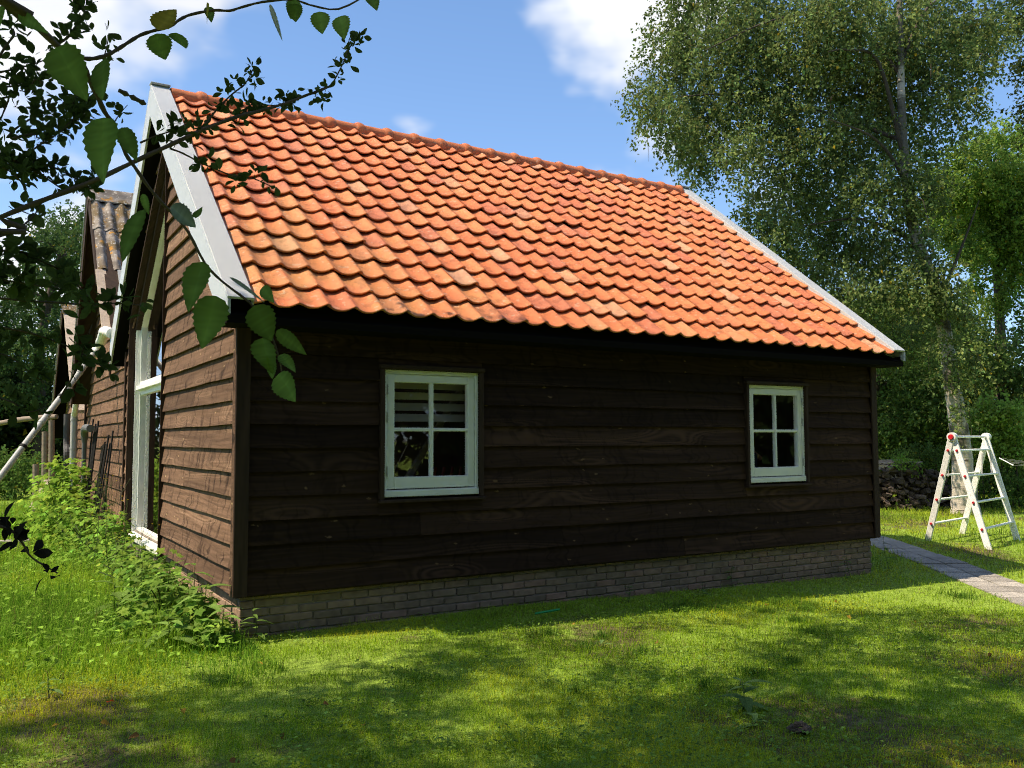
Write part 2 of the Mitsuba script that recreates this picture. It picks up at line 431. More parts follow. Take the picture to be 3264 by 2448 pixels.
def tile_mesh(x0, row, clip):
    """x0: roll position; row index from the eave; clip (xmin, xmax)"""
    x = np.clip(x0 + us * CW, *clip); h = tile_h((x - x0) / CW)
    jr, jh, jt = random.gauss(0, .006), random.gauss(0, .0035), random.gauss(0, .16)
    t0 = row * GA + jr; t1 = min(t0 + .35, SL - .03)
    lift = lambda t: .040 * (1 - (t - t0) / .35) + jh
    pt = lambda x, t, h: V(x, YE, ZE) + TD * t + ND * (-.080 + h + lift(t)) + V(jt * (t - t0) * .12, 0, 0)
    n = len(x)
    top0 = np.array([pt(a, t0 + .006, b) for a, b in zip(x, h)])
    topb = np.array([pt(a, t0, b - .004) for a, b in zip(x, h)])
    top1 = np.array([pt(a, t1, b) for a, b in zip(x, h)])
    bot = np.array([pt(a, t0 + .002, b - .016) for a, b in zip(x, h)])
    bot1 = np.array([pt(a, t1, b - .016) for a, b in zip(x, h)])
    i = np.arange(n - 1)
    strip = lambda a, b: tri(np.stack([a + i, a + i + 1, b + i + 1, b + i], 1))
    v = np.vstack([top0, top1, topb, bot, bot, bot1, topb, top0])
    f = np.vstack([strip(0, n), strip(3 * n, 2 * n), strip(5 * n, 4 * n), strip(6 * n, 7 * n)])
    return v, f


cols = np.arange(-1, 34)
small = []
for row in range(15):
    for c in cols:
        x0 = .157 + c * CW
        clip = (max(.052, x0), min(7.168, x0 + 1.13 * CW))
        if clip[1] - clip[0] < .03: continue
        m = tile_mesh(x0, row, (.052, 7.168))
        dist = math.hypot(x0 + 1.6, row * GA * .8 + 6.1)
        r0, r1 = random.random(), random.random()
        small.append((dist, m, (r0, r1)))
small.sort(key=lambda a: a[0])
for d, m, t in small[:300]:
    obj('tile', m, 'clay_tile', roof, smooth=True, uv=t)
rest = small[300:]
k = obj('tile_field', join([m for _, m, _ in rest]), 'clay_tile', roof, smooth=True, uv=np.vstack([np.tile(t, (len(m[0]), 1)) for _, m, t in rest]))
labels[k] = {'kind': 'stuff', 'label': 'smaller pantiles further along the orange roof'}
for i in range(20):   # ridge tiles
    xs = .06 + i * .357 + np.array([0, .02, .25, .27, .30, .335, .36]); rr = np.array([.100, .102, .098, .112, .122, .120, .112])
    xs = np.minimum(xs, 7.16)
    a = np.linspace(-.35, np.pi + .35, 13)
    v = np.array([[x, YR + r * np.cos(b), ZR - .125 + r * np.sin(b) * 1.0 + .02] for x, r in zip(xs, rr) for b in a])
    ii, jj = np.meshgrid(np.arange(6), np.arange(12), indexing='ij'); ii, jj = ii.ravel(), jj.ravel()
    obj('ridge_tile', (v, tri(np.stack([ii * 13 + jj, (ii + 1) * 13 + jj, (ii + 1) * 13 + jj + 1, ii * 13 + jj + 1], 1))), 'clay_tile', roof, smooth=True, uv=(.1 + .3 * random.random(), .6 + .15 * random.random()))

# eave box, fascia and barge boards
obj('soffit', join([box((-.133, -.245, 2.29), (L + .15, .055, 2.315)), box((-.133, -.245, 2.316), (L + .15, -.222, 2.345)), box((-.133, -.22, 2.316), (-.11, .05, 2.40)), box((L + .127, -.22, 2.316), (L + .15, .05, 2.40))]), 'tarred_board', house)


def cap(x0, x1, y0, z0, y1, z1, th=.02):
    d = V(0, y1 - y0, z1 - z0); ln = np.linalg.norm(d); d /= ln
    up = np.cross(V(1, 0, 0), d); up *= np.sign(up[2])
    v, f = cbox((x0, 0, -th), (x1, ln, 0), .003)
    return V(0, y0, z0) + v[:, :1] * V(1, 0, 0) + v[:, 1:2] * d + v[:, 2:] * up, f


for x0, x1, fx0, fx1, lip in ((-.135, .05, -.134, -.112, .048), (7.17, 7.36, 7.337, 7.359, 7.172)):
    a = join([cap(x0, x1, YE, ZE, YR, ZR), cap(lip, lip + .012, YE + .02, ZE - .0, YR, ZR - .022, .055)])
    near = prism([(YE + .004, ZE - .024), (YE + .004, 2.35), (.21, 2.545), (YR, ZR - .345), (YR, ZR - .022)], MG, fx0, fx1)
    k = obj('barge_board', join([a, near]), 'grey_paint', house)
    b = cap(x0, x1, 6.0, 2.76, YR + .002, ZR)
    far = prism([(YR + .001, ZR - .022), (YR + .001, ZR - .345), (5.72, 2.66), (5.965, 2.43), (5.99, 2.74)], MG, fx0, fx1)
    obj('barge_board', join([b, far]), 'grey_paint', house)
    s0, s1 = (fx1 + .001, .05) if x0 < 0 else (L - .03, fx0 - .001)
    obj('soffit', join([prism([(YE + .02, 2.345), (.21, 2.53), (YR, ZR - .36), (YR, ZR - .34), (.21, 2.55)], MG, s0, s1),
                        prism([(YR + .001, ZR - .36), (5.72, 2.645), (5.95, 2.44), (5.95, 2.46), (5.72, 2.67), (YR + .001, ZR - .34)], MG, s0, s1)]), 'tarred_board', house)
obj('ridge_cap', join([cbox((-.14, YR - .05, ZR - .006), (.056, YR + .05, ZR + .012), .004)]), 'zinc', house)
obj('ridge_cap', join([cbox((7.165, YR - .05, ZR - .006), (7.365, YR + .05, ZR + .012), .004)]), 'zinc', house)


# casement windows in the long wall
def casement(x0, x1, hinge):
    w = numbered(f'{house}__window'); y = .022
    z0, z1 = WZ0, WZ1
    fr = [cbox((x0, y, z0), (x0 + .028, y + .1, z1)), cbox((x1 - .028, y, z0), (x1, y + .1, z1)), cbox((x0 + .0285, y, z1 - .032), (x1 - .0285, y + .1, z1)), cbox((x0, y - .014, z0 - .002), (x1, y + .1, z0 + .052), .005)]
    scene[w] = mikit.ply(join(fr), 'white_paint')
    a, b, c, d = x0 + .032, x1 - .032, z0 + .062, z1 - .036
    ys = y + .006
    sash = [cbox((a, ys, c), (a + .062, ys + .06, d)), cbox((b - .062, ys, c), (b, ys + .06, d)), cbox((a + .0625, ys + .0005, d - .062), (b - .0625, ys + .06, d)), cbox((a + .0625, ys - .003, c), (b - .0625, ys + .06, c + .092))]
    obj('sash', join(sash), 'white_paint', w)
    gx0, gx1, gz0, gz1 = a + .0625, b - .0625, c + .0925, d - .0625
    mx, mz = (gx0 + gx1) / 2, (gz0 + gz1) / 2
    obj('glazing_bar', cbox((mx - .014, ys + .004, gz0), (mx + .014, ys + .045, gz1)), 'white_paint', w)
    obj('glazing_bar', cbox((gx0, ys + .006, mz - .014), (mx - .0145, ys + .043, mz + .014)), 'white_paint', w)
    obj('glazing_bar', cbox((mx + .0145, ys + .006, mz - .014), (gx1, ys + .043, mz + .014)), 'white_paint', w)
    for p in ((gx0, mx - .014), (mx + .014, gx1)):
        for r in ((gz0, mz - .014), (mz + .014, gz1)):
            tlt = random.uniform(-.0016, .0016)
            v = np.array([(p[0], ys + .026 + tlt, r[0]), (p[1], ys + .026, r[0]), (p[1], ys + .026 - tlt, r[1]), (p[0], ys + .026 + tlt, r[1])])
            obj('pane', (v, np.array([[0, 1, 2], [0, 2, 3]])), 'glass', w)
    e = .036
    obj('casing', join([cbox((x0 - e, -.012, z0 - .02), (x0 - .002, .055, z1 + .002)), cbox((x1 + .002, -.012, z0 - .02), (x1 + e, .055, z1 + .002)), cbox((x0 - e - .008, -.022, z1 + .003), (x1 + e + .008, .055, z1 + .038)), cbox((x0 - e - .008, -.026, z0 - .046), (x1 + e + .008, .055, z0 - .0205))]), 'dark_trim', w)
    for z in (z0 + .16, z1 - .2, z1 - .42):
        hx = x1 - .03 if hinge else x0 + .03
        obj('hinge', tube([(hx, y - .002, z), (hx, y - .002, z + .08)], .007, 8), 'zinc', w)


casement(*W1, 0)
casement(*W2, 1)

# tall gable window, right jamb upright, head following the far slope
gw = numbered(f'{house}__gable_window')
gp = [(3.0, .36), (5.19, .36), (5.19, 2.90), (3.0, 4.60)]
inner = lambda o: [(gp[0][0] + o, gp[0][1] + o), (gp[1][0] - o, gp[1][1] + o), (gp[2][0] - o, gp[2][1] - o * .45), (gp[3][0] + o, gp[3][1] - o * 2.0)]


def ring(o0, o1, d0, d1):
    a, b = inner(o0), inner(o1)
    return join([prism([a[i], a[(i + 1) % 4], b[(i + 1) % 4], b[i]], MG, d0, d1) for i in range(4)])


scene[gw] = mikit.ply(ring(0, .026, .062, .20), 'white_paint')
obj('sash', join([ring(.028, .072, .115, .19)]), 'white_paint', gw)
obj('transom', join([cbox((.07, 3.04, 2.09), (.19, 5.15, 2.14)), cbox((.115, 3.09, 2.141), (.18, 5.10, 2.195)), cbox((.115, 3.09, 2.03), (.18, 5.10, 2.089))]), 'white_paint', gw)
obj('sill', cbox((.03, 2.99, .30), (.16, 5.2, .358), .006), 'white_paint', gw)
a = inner(.073)
obj('pane', prism([a[0], a[1], (a[1][0], 2.018), (a[0][0], 2.018)], MG,   .15, .1501), 'glass', gw)
obj('pane', prism([(a[0][0], 2.212), (a[1][0], 2.212), a[2], a[3]], MG,   .15, .1501), 'glass', gw)
obj('casing', join([prism([(5.2, .3), (5.222, .3), (5.222, 2.93), (5.2, 2.92)], MG, -.012, .06), prism([(2.99, 4.62), (5.2, 2.925), (5.222, 2.935), (2.99, 4.66)], MG, -.012, .06), prism([(2.986, .3), (2.999, .3), (2.999, 4.6), (2.986, 4.6)], MG, -.004, .06)]), 'dark_trim', gw)

# things standing inside, seen through the panes
bl = thing('slatted_blind', 'pale slatted blind behind the upper panes of the wide window', 'blind')
for i in range(7):
    v, f = cbox((1.1, -.004, -.034), (2.06, .004, .034), .002)
    ca, sa = math.cos(-.35 + random.uniform(-.12, .12)), math.sin(-.35 + random.uniform(-.12, .12))
    v2 = np.stack([v[:, 0], .24 + v[:, 1] * ca - v[:, 2] * sa, 1.66 + i * .09 + v[:, 1] * sa + v[:, 2] * ca], -1)
    obj('slat', (v2, f), 'plain', bl, color=np.array((.33, .31, .28)) * random.uniform(.75, 1.2))
tag(obj('leaning_pole', beam((1.05, .45, .40), (2.35, 1.0, 1.95), .035, .06, c=.004), 'pale_wood', uv=(.6, .2)), 'pale wooden pole leaning behind the wide window', 'pole')
ch = thing('red_chair', 'red chair standing behind the lower right pane of the wide window', 'chair')
red = (.45, .03, .025)
obj('seat', cbox((2.0, .55, .84), (2.4, .95, .88), .01), 'satin', ch, color=red)
for i in range(4): obj('back_slat', tube(spline([(2.06 + i * .09, .95, .88), (2.06 + i * .09, 1.0, 1.05), (2.1 + i * .09, 1.02, 1.22)], 4), .014, 8), 'satin', ch, smooth=False, color=red)
for sx in (2.03, 2.37):
    for sy in (.58, .92): obj('leg', tube([(sx, sy, .34), (sx, sy, .84)], .015, 8), 'satin', ch, color=red)
ac = thing('armchair', 'dark upholstered chair with brown wooden top rail inside the small window', 'chair')
obj('backrest', cbox((4.9, .42, .5), (5.75, .56, 1.36), .05), 'plain', ac, color=(.03, .033, .05))
obj('seat', cbox((4.95, .57, .5), (5.7, 1.1, .78), .05), 'plain', ac, color=(.03, .033, .05))
obj('top_rail', tube(spline([(4.85, .48, 1.40), (5.2, .46, 1.44), (5.5, .46, 1.42), (5.8, .48, 1.26)], 6), .035, 8), 'satin', ac, color=(.28, .12, .06))
for i in range(9): obj('stud', trimesh.creation.icosphere(1, .008).apply_translation((5.30, .415, 1.3 - i * .07)), 'zinc', ac)
tw = thing('dried_twigs', 'dry curved twigs standing behind the lower left pane of the wide window', 'twigs')
for i in range(9):
    a = random.uniform(-.4, .5)
    obj('twig', tube(spline([(1.25, .4, .95), (1.27 + a * .2, .4, 1.15), (1.25 + a * .6, .42, 1.3 + .2 * random.random())], 4), .004, 5), 'pale_wood', tw, uv=(.6, random.random()))

